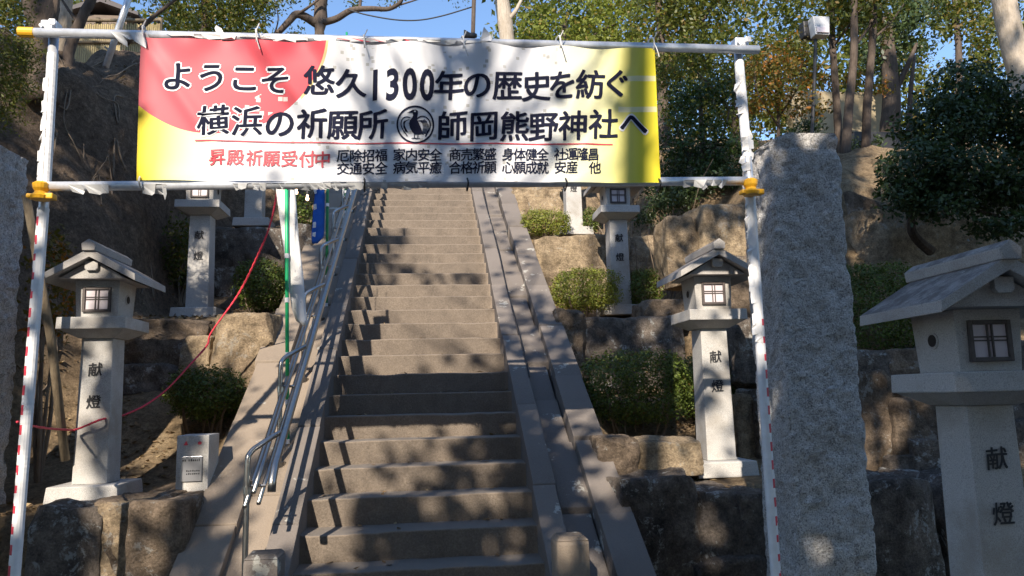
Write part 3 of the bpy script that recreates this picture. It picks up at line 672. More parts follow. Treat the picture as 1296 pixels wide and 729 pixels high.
# ------------------------------------------------------------------ the banner
YL_, YR_ = 3.905, 3.835
Q = {'TL': atY(178, 46, YL_), 'TR': atY(829, 60.5, YR_), 'BL': atY(172.5, 228, YL_), 'BR': atY(836, 231.5, YR_)}
bn = thing('banner', 'wide printed banner in red, white and yellow tied to the pipe frame', 'banner', Q['BL'])
PTL, PTR, PBL, PBR = np.array([178, 46.]), np.array([829, 60.5]), np.array([172.5, 228.]), np.array([836, 231.5])
def uv_of(px, py):           # picture point to banner coordinates (inverse bilinear)
    px = np.asarray(px, float); py = np.asarray(py, float); u = (px - 175) / 657; v = (229 - py) / 180
    for _ in range(6):
        b = PBL + (PBR - PBL) * u[..., None]; t = PTL + (PTR - PTL) * u[..., None]
        v = (b[..., 1] - py) / (b[..., 1] - t[..., 1]); l = PBL + (PTL - PBL) * v[..., None]; r = PBR + (PTR - PBR) * v[..., None]
        u = (px - l[..., 0]) / (r[..., 0] - l[..., 0])
    return u, v
def wrinkle(u, v):
    U = np.asarray(u) * 2.7; Vv = np.asarray(v) * .78
    P = np.stack([U * 1.0 + Vv * .25, Vv * .5 - U * .1, U * 0 + 2], -1).reshape(-1, 3)
    w = fbm(P, 2.1, 2, 3).reshape(U.shape) * .013
    edge = np.exp(-((1 - np.asarray(v)) / .13) ** 2) * .016 * np.sin(np.asarray(u) * 2 * math.pi * 7 + 1)
    edge = edge + np.exp(-(np.asarray(v) / .08) ** 2) * .006 * np.sin(np.asarray(u) * 2 * math.pi * 6.5 + 2)
    diag = .008 * np.exp(-((np.asarray(u) * 2.7 - (1 - np.asarray(v)) * .5) / .05) ** 2) + .008 * np.exp(-(((1 - np.asarray(u)) * 2.7 - (1 - np.asarray(v)) * .55) / .05) ** 2)
    return w + edge - diag
def bpos(u, v, off=0.0):
    u = np.asarray(u, float); v = np.asarray(v, float)
    P = (Q['BL'] * ((1 - u) * (1 - v))[..., None] + Q['BR'] * (u * (1 - v))[..., None] + Q['TL'] * ((1 - u) * v)[..., None] + Q['TR'] * (u * v)[..., None])
    P[..., 1] += wrinkle(u, v) - off
    P[..., 2] -= .012 * np.sin(np.clip(u, 0, 1) * math.pi * 6) ** 2 * v
    return P
nu, nv = 200, 60
uu, vv = np.meshgrid(np.linspace(0, 1, nu), np.linspace(0, 1, nv), indexing='ij')
# print: node material driven by a uv map
m = NT('banner_print'); uvn = m.n('UVMap', uv_map='print'); sp = m.n('SeparateXYZ'); m.l(uvn.outputs[0], sp.inputs[0]); u_, v_ = sp.outputs[0], sp.outputs[1]
AS = 657 / 180.
def circ(px, py, rpx):
    a, b = uv_of(np.array(px), np.array(py)); dx = m.math('MULTIPLY', m.math('SUBTRACT', u_, float(a)), 657.); dy = m.math('MULTIPLY', m.math('SUBTRACT', v_, float(b)), 180.)
    return m.math('SQRT', m.math('ADD', m.math('MULTIPLY', dx, dx), m.math('MULTIPLY', dy, dy)))
dd = circ(268, 30, 140)
red = m.math('LESS_THAN', dd, 139.0); gold = m.math('MULTIPLY', m.math('LESS_THAN', dd, 142.5), m.math('GREATER_THAN', u_, .30))
white = (.76, .77, .80)
yl = m.ramp(m.math('ADD', u_, m.math('MULTIPLY', v_, -.02)), [(.0, (.86, .66, .02)), (.03, (.88, .74, .10)), (.09, (.86, .83, .50)), (.16, white), (.76, white), (.88, (.79, .77, .40)), (.96, (.80, .72, .06)), (1.0, (.82, .68, .03))])
def band(v0, v1, ua, ub, soft=.02):
    x = m.math('MULTIPLY', m.math('GREATER_THAN', v_, v0), m.math('LESS_THAN', v_, v1)); return m.math('MULTIPLY', x, m.math('MULTIPLY', m.math('GREATER_THAN', u_, ua), m.math('LESS_THAN', u_, ub)))
c = yl
for b_ in [(.75, .79, .94, .999), (.52, .56, .92, .999)]:
    c = m.mix(m.math('MULTIPLY', band(*b_), .5), c, (.80, .80, .76))
dots = m.n('TexVoronoi', feature='F1', distance='CHEBYCHEV'); mp = m.n('Mapping'); mp.inputs['Scale'].default_value = (62, 17, 1); m.l(uvn.outputs[0], mp.inputs[0]); m.l(mp.outputs[0], dots.inputs[0]); dots.inputs['Scale'].default_value = 1.0
dk = m.math('MULTIPLY', m.math('LESS_THAN', dots.outputs['Distance'], .19), m.ramp(m.noise(6, 2, .5, uvn.outputs[0]), [(.47, 0.), (.50, 1.)]))
dk = m.math('MULTIPLY', dk, m.math('MULTIPLY', m.math('GREATER_THAN', u_, .28), m.math('LESS_THAN', u_, .80)))
c = m.mix(m.math('MULTIPLY', dk, .8), c, (.45, .44, .40))
c = m.mix(gold, c, (.62, .50, .22)); c = m.mix(red, c, m.ramp(u_, [(0., (.72, .12, .15)), (.3, (.66, .04, .07))]))
ring = m.math('MULTIPLY', m.math('LESS_THAN', m.math('ABSOLUTE', m.math('SUBTRACT', dd, 118.)), 14.), m.math('MULTIPLY', m.math('GREATER_THAN', u_, .18), m.math('LESS_THAN', v_, .62)))
c = m.mix(m.math('MULTIPLY', ring, m.math('LESS_THAN', dots.outputs['Distance'], .26)), c, (.74, .62, .58))
m.col(c); m.set(.5, 0, .3)
tr = m.n('BsdfTranslucent'); m.l(c, tr.inputs[0]); mx = m.n('MixShader'); mx.inputs[0].default_value = .12; m.l(m.b.outputs[0], mx.inputs[1]); m.l(tr.outputs[0], mx.inputs[2]); m.l(mx.outputs[0], m.out.inputs[0])
fc = grid_faces(nu, nv)[:, ::-1]
sheet = obj('cloth', (bpos(uu, vv).reshape(-1, 3), fc), m.m, bn, smooth=True)
ul = sheet.data.uv_layers.new(name='print'); uvs = np.stack([uu, vv], -1).reshape(-1, 2)[fc.ravel()]; ul.data.foreach_set('uv', uvs.astype(np.float32).ravel())
def to_banner(VF, off):        # glyph verts given in picture pixels (x right, z = -y) onto the cloth
    V = VF[0]; u, v = uv_of(V[:, 0], -V[:, 2]); B = bpos(u, v, off); B[:, 1] += V[:, 1]; return B, VF[1]
def line(chars, size, bold, widen=1.0, seed=0): return join(*[glyph(ch, x, -y, size * (widen if ord(ch) > 127 else .92), size * (1 if ord(ch) > 127 else 1.36), bold, 0, seed + i, .016) for i, (ch, x, y) in enumerate(chars)])
L1 = [('よ', 223, 96), ('う', 263, 98), ('こ', 303, 99), ('そ', 341, 100), ('悠', 395, 102), ('久', 435, 105), ('1', 465, 106), ('3', 487, 106.5), ('0', 509, 107), ('0', 531, 107), ('年', 559, 108), ('の', 595, 108), ('歴', 634, 109), ('史', 672, 109), ('を', 706, 108), ('紡', 743, 107), ('ぐ', 777, 105)]
L2 = [('横', 265, 153), ('浜', 306, 154), ('の', 346, 156), ('祈', 386, 157), ('願', 424, 158), ('所', 462, 158), ('師', 563, 160), ('岡', 603, 161), ('熊', 643, 161), ('野', 681, 161), ('神', 720, 160), ('社', 760, 158), ('へ', 800, 157)]
L3 = list(zip('昇殿祈願受付中', (270, 292, 315, 336, 358, 380, 399), (199, 199.5, 200, 200.5, 201, 201.5, 202)))
def row(words, y0, y1):
    out = []
    for wd, xa, xb in words:
        n = len(wd)
        for i, ch in enumerate(wd):
            if ch != '　': x = xa + 7.5 + (xb - xa - 15) * (i / max(1, n - 1)); out.append((ch, x, y0 + (y1 - y0) * (x - 416) / 340))
    return out
L4 = row([('厄除招福', 417, 480), ('家内安全', 488, 549), ('商売繁盛', 559, 619), ('身体健全', 627, 687), ('社運隆昌', 695, 754)], 197, 196)
L5 = row([('交通安全', 417, 480), ('病気平癒', 488, 549), ('合格祈願', 559, 619), ('心願成就', 627, 687), ('安産　他', 695, 756)], 213, 212.5)
obj('lettering_outline', to_banner(line([q for q in L1[:4]], 40, .075), .0022), M['halo'], bn)
obj('lettering_outline', to_banner(line(L2[:2] + L2[-1:], 40, .062), .0022), M['halo'], bn)
obj('lettering', to_banner(line(L1, 40, .028), .0040), M['letter'], bn)
obj('lettering', to_banner(line(L2, 40, .026, seed=30), .0040), M['letter'], bn)
obj('lettering', to_banner(line(L3, 21.5, .024), .0038), M['redink'], bn)
obj('lettering', to_banner(line(L4, 16.5, .020), .0038), M['letter'], bn)
obj('lettering', to_banner(line(L5, 16.5, .020), .0038), M['letter'], bn)
xs_ = np.linspace(243, 772, 60); yl_ = 178 + (xs_ - 243) / 529 * 5.2 + np.sin((xs_ - 243) / 529 * math.pi) * 1.6
V = np.concatenate([np.c_[xs_, xs_ * 0, -yl_ + .75], np.c_[xs_, xs_ * 0, -yl_ - .75]]); Fc = [(i, i + 1, 61 + i, 60 + i) for i in range(59)]
obj('red_rule', to_banner((V, [q[::-1] for q in Fc]), .0038), M['redink'], bn)
# round emblem with a bird
def poly(pts): return np.array([(x, 0, -y) for x, y in pts], float), [tuple(range(len(pts)))[::-1]]
def e(x, y): return (480 + x * 80 / 897, 125 + y * 65 / 729)
def ringp(cx, cy, r0, r1, n=56, a0=0, a1=360):
    A = np.radians(np.linspace(a0, a1, n)); V = [(cx + r0 * math.cos(a), 0, -(cy + r0 * math.sin(a))) for a in A] + [(cx + r1 * math.cos(a), 0, -(cy + r1 * math.sin(a))) for a in A]
    return np.array(V), [(i, i + 1, n + i + 1, n + i) for i in range(n - 1)]
ecx, ecy = e(403, 380)
body = [e(*q) for q in [(280, 222), (335, 190), (365, 172), (410, 168), (438, 185), (440, 225), (432, 270), (428, 310), (450, 350), (480, 420), (500, 470), (525, 525), (490, 510), (450, 520), (400, 520), (360, 490), (325, 430), (312, 370), (325, 320), (360, 285), (372, 250), (365, 215), (330, 215)]]
def fan(cx, cy, ang, L, w): ca, sa = math.cos(rad(ang)), math.sin(rad(ang)); return poly([e(cx + L * .12 * ca - w * sa * .6, cy + L * .12 * sa + w * ca * .6), e(cx + L * ca - w * .5 * sa, cy + L * sa + w * .5 * ca), e(cx + L * ca + w * .5 * sa, cy + L * sa - w * .5 * ca), e(cx + L * .12 * ca + w * sa * .6, cy + L * .12 * sa - w * ca * .6)])
em = [ringp(ecx, ecy, 21.8, 24.0), poly(body)]
def arcband(pts, w):
    P = smooth_path([(x, y, 0) for x, y in pts], 5); T = np.gradient(P, axis=0); T /= np.linalg.norm(T, axis=1)[:, None]; N = np.c_[-T[:, 1], T[:, 0], T[:, 2]]
    a = [e(*q[:2]) for q in P + N * w / 2]; b = [e(*q[:2]) for q in P - N * w / 2]; n = len(a)
    return np.array([(x, 0, -y) for x, y in a + b]), [(i, i + 1, n + i + 1, n + i) for i in range(n - 1)]
em += [arcband([(330, 285), (270, 275), (215, 310), (200, 390), (235, 470), (290, 548)], 14), arcband([(425, 300), (480, 265), (550, 270), (605, 330), (610, 420), (545, 548)], 18)]
for k in range(4): em.append(arcband([(320 - k * 22, 310 + k * 6), (270 - k * 12, 330 + k * 12), (238 + k * 8, 400 + k * 10), (262 + k * 12, 480 + k * 6)], 9))
for k in range(5): em.append(arcband([(440 + k * 22, 320 - k * 4), (500 + k * 16, 350 - k * 2), (515 + k * 18, 420), (500 + k * 14, 500 + k * 4)], 10))
em += [arcband([(388, 515), (390, 575)], 12), arcband([(440, 515), (436, 575)], 12), arcband([(348, 578), (412, 574)], 10), arcband([(400, 580), (466, 574)], 10)]
for i, p_ in enumerate(em): em[i] = (p_[0], [q for q in p_[1]])
obj('emblem', to_banner(join(*em), .0042), M['letter'], bn)
obj('emblem_eye', to_banner(poly([e(398 + 14 * math.cos(a), 195 + 11 * math.sin(a)) for a in np.linspace(0, 6.28, 12, endpoint=False)]), .0056), M['halo'], bn)
# cords through the hem
for (x, y) in [(180, 46), (318, 50), (451, 54), (577, 57), (702, 59), (827, 60)]:
    u, v = uv_of(np.array(float(x)), np.array(float(y) + 4)); q = bpos(u, v, .008); c0 = q + np.array([0, .01, .02]); P = [q + np.array([0, .02, 0]), q + np.array([.004, -.006, .03]), q + np.array([0, .0, .075]), q + np.array([-.008, .06, .085]), q + np.array([0, .09, .04])]
    tail = [q + np.array([0, -.006, .045]), q + np.array([.012, -.02, .0]), q + np.array([.025, -.016, -.045])]; tail2 = [q + np.array([0, -.006, .06]), q + np.array([.02, -.015, .10])]
    obj('tie_cord', join(tube(smooth_path(P, 4), .0045, 6), tube(smooth_path(tail, 4), .003, 5), tube(tail2, .003, 5)), M['cloth'], bn)
for (x, y) in [(177, 228), (451, 229.5), (582, 230), (709, 231), (833, 231)]:
    u, v = uv_of(np.array(float(x)), np.array(float(y) - 4)); q = bpos(u, v, .006); obj('tie_cord', join(tube(smooth_path([q, q + np.array([.004, -.02, -.03]), q + np.array([0, .03, -.06]), q + np.array([0, .06, -.03])], 4), .0045, 6)), M['black'] if x > 300 else M['cloth'], bn)
# ------------------------------------------------------------------ handrail
hr = thing('handrail', 'stainless steel handrail climbing the left side of the steps, curved posts and three bars', 'handrail', (-1.0, 4.5, 0))
XP, XT, XB = -1.02, -.835, -.965
ys_ = np.linspace(4.33, 13.6, 40)
tp = [(XT, 4.25, zs(4.25) + .70), (XT, 4.262, zs(4.262) + .752), (XT, 4.33, zs(4.33) + .785)] + [(XT, y, zs(y) + .785) for y in ys_[1:]]
obj('top_rail', tube(tp, .0225, 14), M['steel'], hr, smooth=True)
for dx, h in ((0, .575), (-.045, .50), (.028, .515)):
    obj('lower_rail', tube([(XB + dx, y, zs(y) + h) for y in np.linspace(4.42, 13.6, 30)], .0125, 10), M['steel'], hr, smooth=True)
for k, y in enumerate([4.5, 5.42, 6.37, 7.33, 8.25, 9.2, 10.15, 11.1, 12.05, 13.0]):
    zf = zs(y) + .0; h = .66
    P = smooth_path([(XP, y, zf - .1), (XP, y, zf + .3), (XP, y, zf + h), (XP + .01, y + .02, zf + h + .075), (XP + .06, y + .06, zf + h + .12), (XT - .06, y + .13, zf + h + .165), (XT, y + .17, zf + h + .19)], 6)
    po = obj('post', tube(P, .0165, 12), M['steel'], hr, smooth=True)
    zb_ = zf + .53
    obj('bracket', join(cyl((XP, y, zb_), (XB - .045, y + .03, zb_), .010, 8), cyl((XB - .045, y + .03, zb_ - .03), (XB - .045, y + .03, zb_ + .05), .013, 8), cyl((XP, y - .002, zb_ - .02), (XP, y - .002, zb_ + .02), .021, 10), cyl((XB - .06, y + .02, zb_ + .02), (XB + .045, y + .02, zb_ + .02), .009, 8)), M['steel'], po)
    obj('foot_plate', lathe([(.045, 0), (.045, .012), (.02, .016)], 14) if False else move(lathe([(.045, -.02), (.045, .014), (.022, .018)], 14), (XP, y, zf + .022)), M['steel'], po)
# ------------------------------------------------------------------ flags on green poles
def flag_pole(x, px, pyb, ptop, lab, cat, mat, r=.0135, tilt=0.0):
    b = on_slope(px, pyb, .02); t = thing('nobori_flag', lab, cat, b)
    obj('pole', tube([b, b + np.array([tilt * 2.6, 0, 2.6])], r, 10), mat, t, smooth=True)
    for z in (.0, .28, .62, 1.02, 1.35): obj('pole_joint', cyl(b + np.array([tilt * z, 0, z]), b + np.array([tilt * (z + .035), 0, z + .035]), r * 1.25, 10), M['white'], t)
    return t, b
def cloth_strip(edges, Y, n=30, depth=.03, fold=3, seed=0):
    # edges: list of (py, pxl, pxr); pleated strip of real thickness
    py = np.array([q[0] for q in edges]); xl = np.array([q[1] for q in edges]); xr = np.array([q[2] for q in edges]); T = np.linspace(py[0], py[-1], 40); k = 22
    V = []
    for y in T:
        a = np.interp(y, py, xl); b = np.interp(y, py, xr)
        A, B = atY(a, y, Y), atY(b, y, Y); c = (A + B) / 2; hw = (B - A)[0] / 2
        for j in range(k):
            th = 2 * math.pi * j / k; w = 1 + .18 * math.sin(th * fold + y * .06 + seed) + .06 * math.sin(th * 7 + y * .11)
            V.append(c + np.array([hw * math.cos(th) * (1 if abs(math.cos(th)) > .98 else min(1, w)), depth * math.sin(th) * w, 0]))
    Fc = [(i * k + j, i * k + (j + 1) % k, (i + 1) * k + (j + 1) % k, (i + 1) * k + j) for i in range(39) for j in range(k)]
    Fc.append(tuple(range(k))[::-1]); Fc.append(tuple(39 * k + j for j in range(k)))
    return np.array(V), Fc
f1, b1 = flag_pole(-1.0, 364, 562, 235, 'white flag rolled loosely round a green pole just left of the handrail', 'flag', M['green'], tilt=-.022)
def cloth_mat():
    m = NT('printed_white_cloth'); f = m.noise(9, 5, .7); g = m.noise(30, 4, .6)
    c = m.mix(m.ramp(m.mix(.5, f, g), [(.56, 0.), (.60, .6)]), (.74, .73, .71), (.30, .30, .32)); m.col(c); return m.set(.85)
obj('cloth', cloth_strip([(170, 343, 370), (240, 349, 374), (300, 357, 378), (350, 364, 384), (390, 369, 387), (407, 375, 389), (412, 382, 388)], b1[1] + .05, seed=1), cloth_mat(), f1, smooth=True)
f2, b2 = flag_pole(-1.0, 413, 388, 235, 'blue flag with white letters hanging from a thinner green pole farther up the steps', 'flag', M['dkgreen'], .014)
obj('cloth', cloth_strip([(170, 396, 411), (240, 399, 411), (270, 396, 411), (300, 394, 410), (308, 395, 402)], b2[1] + .02, depth=.012, fold=2, seed=2), M['blue'], f2, smooth=True)
rg = np.random.default_rng(3); bits = []
for py in (243, 262, 285, 297):
    p_ = atY(397.5 if py > 270 else 398.5, py, b2[1] - .0); bits.append(move(rotz(hexa([(x_ * rg.uniform(.004, .02), y_, z_ * rg.uniform(.01, .035)) for x_ in (-1, 1) for y_ in (-.007, -.004) for z_ in (-1, 1)]), 0), p_ + np.array([0.004, -.0125, 0])))
obj('letter_mark', join(*bits), M['white'], f2)
f3, b3 = flag_pole(-1.0, 437, 270, 235, 'third green flag pole far up the steps, mostly hidden by the handrail', 'flag', M['dkgreen'], .015)
obj('cloth', cloth_strip([(120, 428, 437), (200, 428, 437), (225, 429, 436)], b3[1] + .02, depth=.012, seed=4), M['blue'], f3, smooth=True)
# ------------------------------------------------------------------ red rope, cables, bulbs, stake
rp = [(351, 243, 5.9), (343, 280, 5.95), (330, 315, 6.0), (303, 370, 6.2), (268, 420, 6.3), (262, 437, 6.3), (240, 462, 6.1), (212, 492, 5.9), (185, 512, 5.7), (160, 524, 5.5), (150, 527, 5.4), (128, 531, 5.09), (98, 543, 5.08), (86, 544, 5.0), (50, 541, 4.5), (22, 534, 4.05)]
P = smooth_path([atY(*q) for q in rp], 8); sg = np.linspace(0, 120, len(P))
tag(obj('red_rope', join(tube(P + np.c_[np.cos(sg * 3), np.sin(sg * 3), 0 * sg] * .004, .0065, 6), tube(P - np.c_[np.cos(sg * 3), np.sin(sg * 3), 0 * sg] * .004, .0065, 6)), M['rope'], smooth=True), 'thin red rope sagging from the banner past the left lantern to the striped pole', 'rope')
pts = [on_slope(x, y, .06) for x, y in [(703, 398), (716, 440), (735, 500), (757, 555), (775, 610), (800, 675), (816, 715), (830, 745)]]
for p_ in pts: p_[0] += .015
tag(obj('cable', tube(smooth_path(pts, 6), .014, 8), M['black'], smooth=True), 'thick black cable lying along the outer edge of the right kerb', 'cable')
pts = [(XR + .162 + .006 * math.sin(y * 3), y, zs(y) + .108) for y in np.linspace(6.2, 12.8, 40)]
tag(obj('cable', tube(pts, .006, 6), M['black'], smooth=True), 'thin black wire running down between the right kerb and the gutter', 'cable')
for (x, y, lab) in [(375, 243, 'small glowing bulb hanging under the banner just right of the rolled white flag'), (389, 251, 'lower glowing bulb hanging under the banner, left of the blue flag')]:
    p_ = atY(x, y, 6.4); t = thing('light_bulb', lab, 'light bulb', p_)
    obj('glass', move(lathe([(.003, -.022), (.013, -.014), (.015, -.002), (.009, .014), (.008, .03)], 12), p_), M['bulb'], t, smooth=True); obj('socket', move(lathe([(.013, .03), (.013, .06)], 10), p_), M['black'], t)
    obj('wire', tube([p_ + np.array([0, 0, .06]), p_ + np.array([.01, 0, .5])], .003, 5), M['black'], t)
pb = atY(374, 170, 6.4); qb = atY(395, 160, 6.4)
A, B = atY(40, 290, 4.75), atY(84, 562, 5.1)
tag(obj('wooden_stake', tube([A + (A - B) * .15, (A + B) / 2 + np.array([.01, 0, 0]), B - np.array([0, 0, .1])], [.024, .026, .027], 9), M['wood'], smooth=True), 'leaning weathered wooden stake behind the left striped pole', 'stake')
# fence and hut on top of the bank, lamp, speaker
fn = thing('wooden_fence', 'short yellowish slat fence along the top of the earth bank at upper left', 'fence', (-4.5, 9.6, 5.6))
P0, P1 = atY(80, 66, 9.6), atY(200, 64, 9.9); ht = 0.42
sl = []
for i in range(46):
    p_ = P0 + (P1 - P0) * i / 45; sl.append(box(p_[0] - .009, p_[0] + .009, p_[1] - .006, p_[1] + .006, p_[2] - .15, p_[2] + ht - .04 + .015 * math.sin(i * 2.3)))
obj('slats', join(*sl), M['bamboo'], fn)
for h in (.12, ht): obj('rail', tube([P0 + np.array([0, -.02, h]), P1 + np.array([0, -.02, h])], .022, 8), M['wood'], fn)
for i in range(4): p_ = P0 + (P1 - P0) * i / 3; obj('post', cyl(p_ + np.array([0, .03, -.5]), p_ + np.array([0, .03, ht + .05]), .035, 9), M['wood'], fn)
hc = atY(142, 22, 13.0); hut = thing('hut', 'small dark roofed hut peeping over the fence at upper left', 'hut', (hc[0], 13.0, 5.6))
obj('roof', move(prism_y([(-.62, -.14), (0, .12), (.62, -.14), (.62, -.20), (0, .02), (-.62, -.20)], -.5, .5), hc), M['rooftile'], hut); obj('wall', move(box(-.45, .45, -.35, .35, -1.0, -.145), hc), M['hutwall'], hut)
pp = atY(152, 30, 7.0); qq = atY(172, -30, 7.0)
tag(obj('metal_pole', tube([pp + (pp - qq) * .9, qq + (qq - pp) * .5], .03, 10), M['pipe'], smooth=True), 'leaning grey metal pole rising out of the picture above the fence', 'pole')
cp = atY(80, 40, 8.8); tag(obj('concrete_post', tube([cp - np.array([0, 0, .5]), cp + np.array([-.0, 0, 1.6])], [.085, .075], 12), M['palebark'], smooth=True), 'pale round post behind the top left corner of the pipe frame', 'post')
lp = atY(1036, 36, 8.6); fl = thing('floodlight', 'white box floodlight with black back on a thin dark post among the trees', 'floodlight', atY(1027, 178, 8.6))
obj('housing', move(hexa([(x * (.115 if z > 0 else .095), y * .85, z * .125) for x in (-1, 1) for y in (-.10, .06) for z in (-1, 1)], .012), lp), M['whitebox'], fl)
obj('back_shell', move(rotz(hexa([(x * .11 - .06, y * .9, z * .11 + .025) for x in (-1, 1) for y in (.061, .2) for z in (-1, 1)], .02), 0), lp), M['black'], fl)
obj('visor', move(box(-.08, .08, -.105, -.0865, -.105, -.03, .005), lp), M['pane'], fl)
obj('post', tube([lp + np.array([-.04, .02, -.14]), atY(1031, 90, 8.65), atY(1027, 185, 8.7)], .022, 8), M['black'], fl)
sp0 = atY(601, -40, 11.5); sp1 = atY(598, 62, 11.5); spk = thing('hanging_lamp', 'black lamp on a dark drop rod against the blue sky above the banner', 'lamp', sp1)
obj('rod', tube([sp0 + (sp0 - sp1), sp1], .035, 8), M['bark'], spk)
lc = atY(595, 45, 11.45); hv = lathe([(.03, -.11), (.05, -.06), (.045, 0), (.085, .08), (.09, .10)], 14)
obj('lamp_head', (np.c_[-hv[0][:, 2], hv[0][:, 0], hv[0][:, 1]] + lc, hv[1]), M['black'], spk); obj('bracket', box(lc[0] - .02, lc[0] + .10, 11.42, 11.5, lc[2] - .12, lc[2] - .07, .008), M['black'], spk)
pts = [atY(x, y, 11.5) for x, y in [(440, 12), (465, 19), (500, 25), (530, 25.5), (560, 20), (597, 9)]]
tag(obj('sagging_wire', tube(smooth_path(pts, 6), .012, 6), M['black'], smooth=True), 'dark wire sagging across the patch of blue sky', 'wire')
pw = [atY(x, y, 11.0) for x, y in [(970, 168), (1110, 104), (1118, 168)]]
tag(obj('plaster_wall', box(atY(1003, 140, 11)[0], atY(1122, 140, 11)[0], 11.0, 11.25, 4.6, atY(1050, 116, 11)[2]), M['wall']), 'ochre plaster wall lit by the sun behind thin tree trunks, upper right', 'wall')
tag(obj('edging_board', join(box(atY(1005, 170, 9.6)[0], atY(1080, 170, 9.6)[0], 9.6, 9.66, 4.5, atY(1050, 168, 9.6)[2], .01), box(atY(1081, 170, 9.6)[0], atY(1145, 170, 9.6)[0], 9.62, 9.68, 4.5, atY(1110, 166, 9.6)[2], .01)), M['black']), 'low black plastic edging at the foot of the ochre wall', 'edging')
# ------------------------------------------------------------------ shrubs
RG = np.random.default_rng(11)
def shrub(px0, py0, px1, py1, Y, dep, label, mat='bush', size=.035, per=6.5, boxy=False, stems=5, cat='shrub', lump=.10, top=None, group=None, seed=1, yellow=0):
    rg = np.random.default_rng(seed)
    a, b = atY(px0, (py0 + py1) / 2, Y), atY(px1, (py0 + py1) / 2, Y); zt = atY((px0 + px1) / 2, py0, Y)[2]; zb = atY((px0 + px1) / 2, py1, Y)[2]
    c = np.array([(a[0] + b[0]) / 2, Y + dep * .35, (zt + zb) / 2]); r = np.array([(b[0] - a[0]) / 2, dep / 2, (zt - zb) / 2])
    gz = float(ground_z(np.array([c[0]]), np.array([c[1]]), False)[0])
    t = thing('shrub', label, cat, (c[0], c[1], min(gz, zb)), group)
    n = int(per * (r[0] * r[1] + r[0] * r[2] + r[1] * r[2]) * 4 / size ** 2 / 8)
    d = rg.normal(size=(n, 3)); d /= np.linalg.norm(d, axis=1)[:, None]
    if boxy: d = d / ((np.abs(d) ** 4).sum(1) ** .25)[:, None]
    k = (1 - .4 * rg.random(n) ** 2.6) * (1 + lump * fbm(d + seed, 2.2, 3, seed)) * .96
    cc = c + d * r * k[:, None]
    C = (cc[:, None] + rg.normal(size=(n, 8, 3)) * size * .8).reshape(-1, 3); N = np.repeat(d + [0, 0, .35], 8, 0)
    lf = leaves(C, N, size, rg, .55, .2, .8)
    obj('foliage', lf, M[mat], t)
    S_ = []
    for i in range(stems):
        x = c[0] + r[0] * rg.uniform(-.6, .6); y = c[1] + r[1] * rg.uniform(-.4, .4); q = np.array([c[0] + (x - c[0]) * .5, c[1], min(gz, zb) - .08])
        S_.append(tube(smooth_path([q, q * .5 + np.array([x, y, zb]) * .5 + rg.normal(size=3) * .02, [x, y, zb + r[2] * .3], [x + rg.normal() * .06, y, zb + r[2] * 1.1]], 4), [.014] * 5 + [.010] * 5 + [.005] * 3, 6))
    obj('stem', join(*S_), M['twig'], t)
    return t
SG = 'clipped shrubs on the terraces'
shrub(197, 463, 309, 532, 6.1, .6, 'round clipped shrub on bare stems below the two boulders, near the small plaque stone', size=.026, stems=7, seed=2, group=SG)
shrub(290, 324, 362, 393, 7.6, .55, 'round dark shrub between the second left lantern and the rolled white flag', size=.026, seed=3, group=SG)
shrub(197, 276, 246, 356, 8.4, .6, 'loose bushy shrub behind the left side of the second left lantern', 'canopy', size=.05, per=3.5, lump=.4, seed=4, group=SG)
shrub(364, 244, 392, 290, 9.6, .5, 'small shaded shrub high up between the white flag and the blue flag', size=.04, per=4, seed=5, group=SG)
shrub(743, 446, 884, 534, 6.05, .75, 'low wide clipped shrub left of the mid right lantern', size=.026, boxy=True, stems=9, seed=6, group=SG)
shrub(872, 448, 936, 530, 6.4, .5, 'dark end of a hedge showing between the mid right lantern and the striped pole', size=.026, boxy=True, seed=7, group=SG)
shrub(704, 338, 786, 390, 7.75, .6, 'flat topped sunlit shrub left of the second right lantern', 'bushy', size=.026, boxy=True, stems=7, seed=8, group=SG)
shrub(802, 340, 838, 388, 7.9, .5, 'small dark shrub right of the second right lantern', size=.026, boxy=True, seed=9, group=SG)
shrub(662, 264, 724, 292, 9.35, .55, 'bright yellow green clipped shrub left of the farthest right lantern', 'bushy', size=.026, per=6, boxy=True, stems=6, seed=10, group=SG)
shrub(741, 262, 758, 292, 9.6, .35, 'tiny dark shrub in shade right of the farthest right lantern', size=.026, boxy=True, seed=12, group=SG)
shrub(1072, 330, 1185, 444, 5.95, .8, 'dense dark hedge between the tall rough pillar and the nearest lantern roof', 'bush', size=.026, boxy=True, seed=13)
shrub(28, 290, 72, 430, 5.6, .5, 'leafy plant with some yellow leaves half hidden behind the left pillar', 'autumn', size=.05, per=3, lump=.4, seed=14)
# big cloud pruned shrub at the right
def blobs_px(L): return [(atY(x, y, Y), (r * Y / F, r * Y / F * dy, r * Y / F * rz)) for x, y, Y, r, dy, rz in L]
t = thing('layered_shrub', 'big dark cloud pruned evergreen spreading over the nearest lantern', 'shrub', atY(1170, 305, 6.6))
bl = blobs_px([(1225, 118, 6.2, 55, 1, .75), (1285, 150, 6.2, 62, 1, .8), (1195, 160, 6.2, 62, 1, .7), (1165, 215, 6.1, 56, 1, .68), (1150, 250, 6.1, 38, 1, .6), (1230, 225, 6.0, 58, 1, .7), (1290, 240, 6.0, 55, 1, .65), (1345, 190, 6.1, 70, 1, .9), (1190, 262, 6.0, 40, 1, .45), (1265, 285, 5.9, 40, 1, .35)])
obj('foliage', blob_leaves(bl, 19, .055, np.random.default_rng(8), 8, .07, .5, .5, .5, .22), M['shrub'], t)
P = smooth_path([atY(1178, 318, 6.6), atY(1160, 302, 6.5), atY(1153, 285, 6.4), atY(1160, 250, 6.3), atY(1200, 200, 6.3), atY(1240, 140, 6.3)], 5)
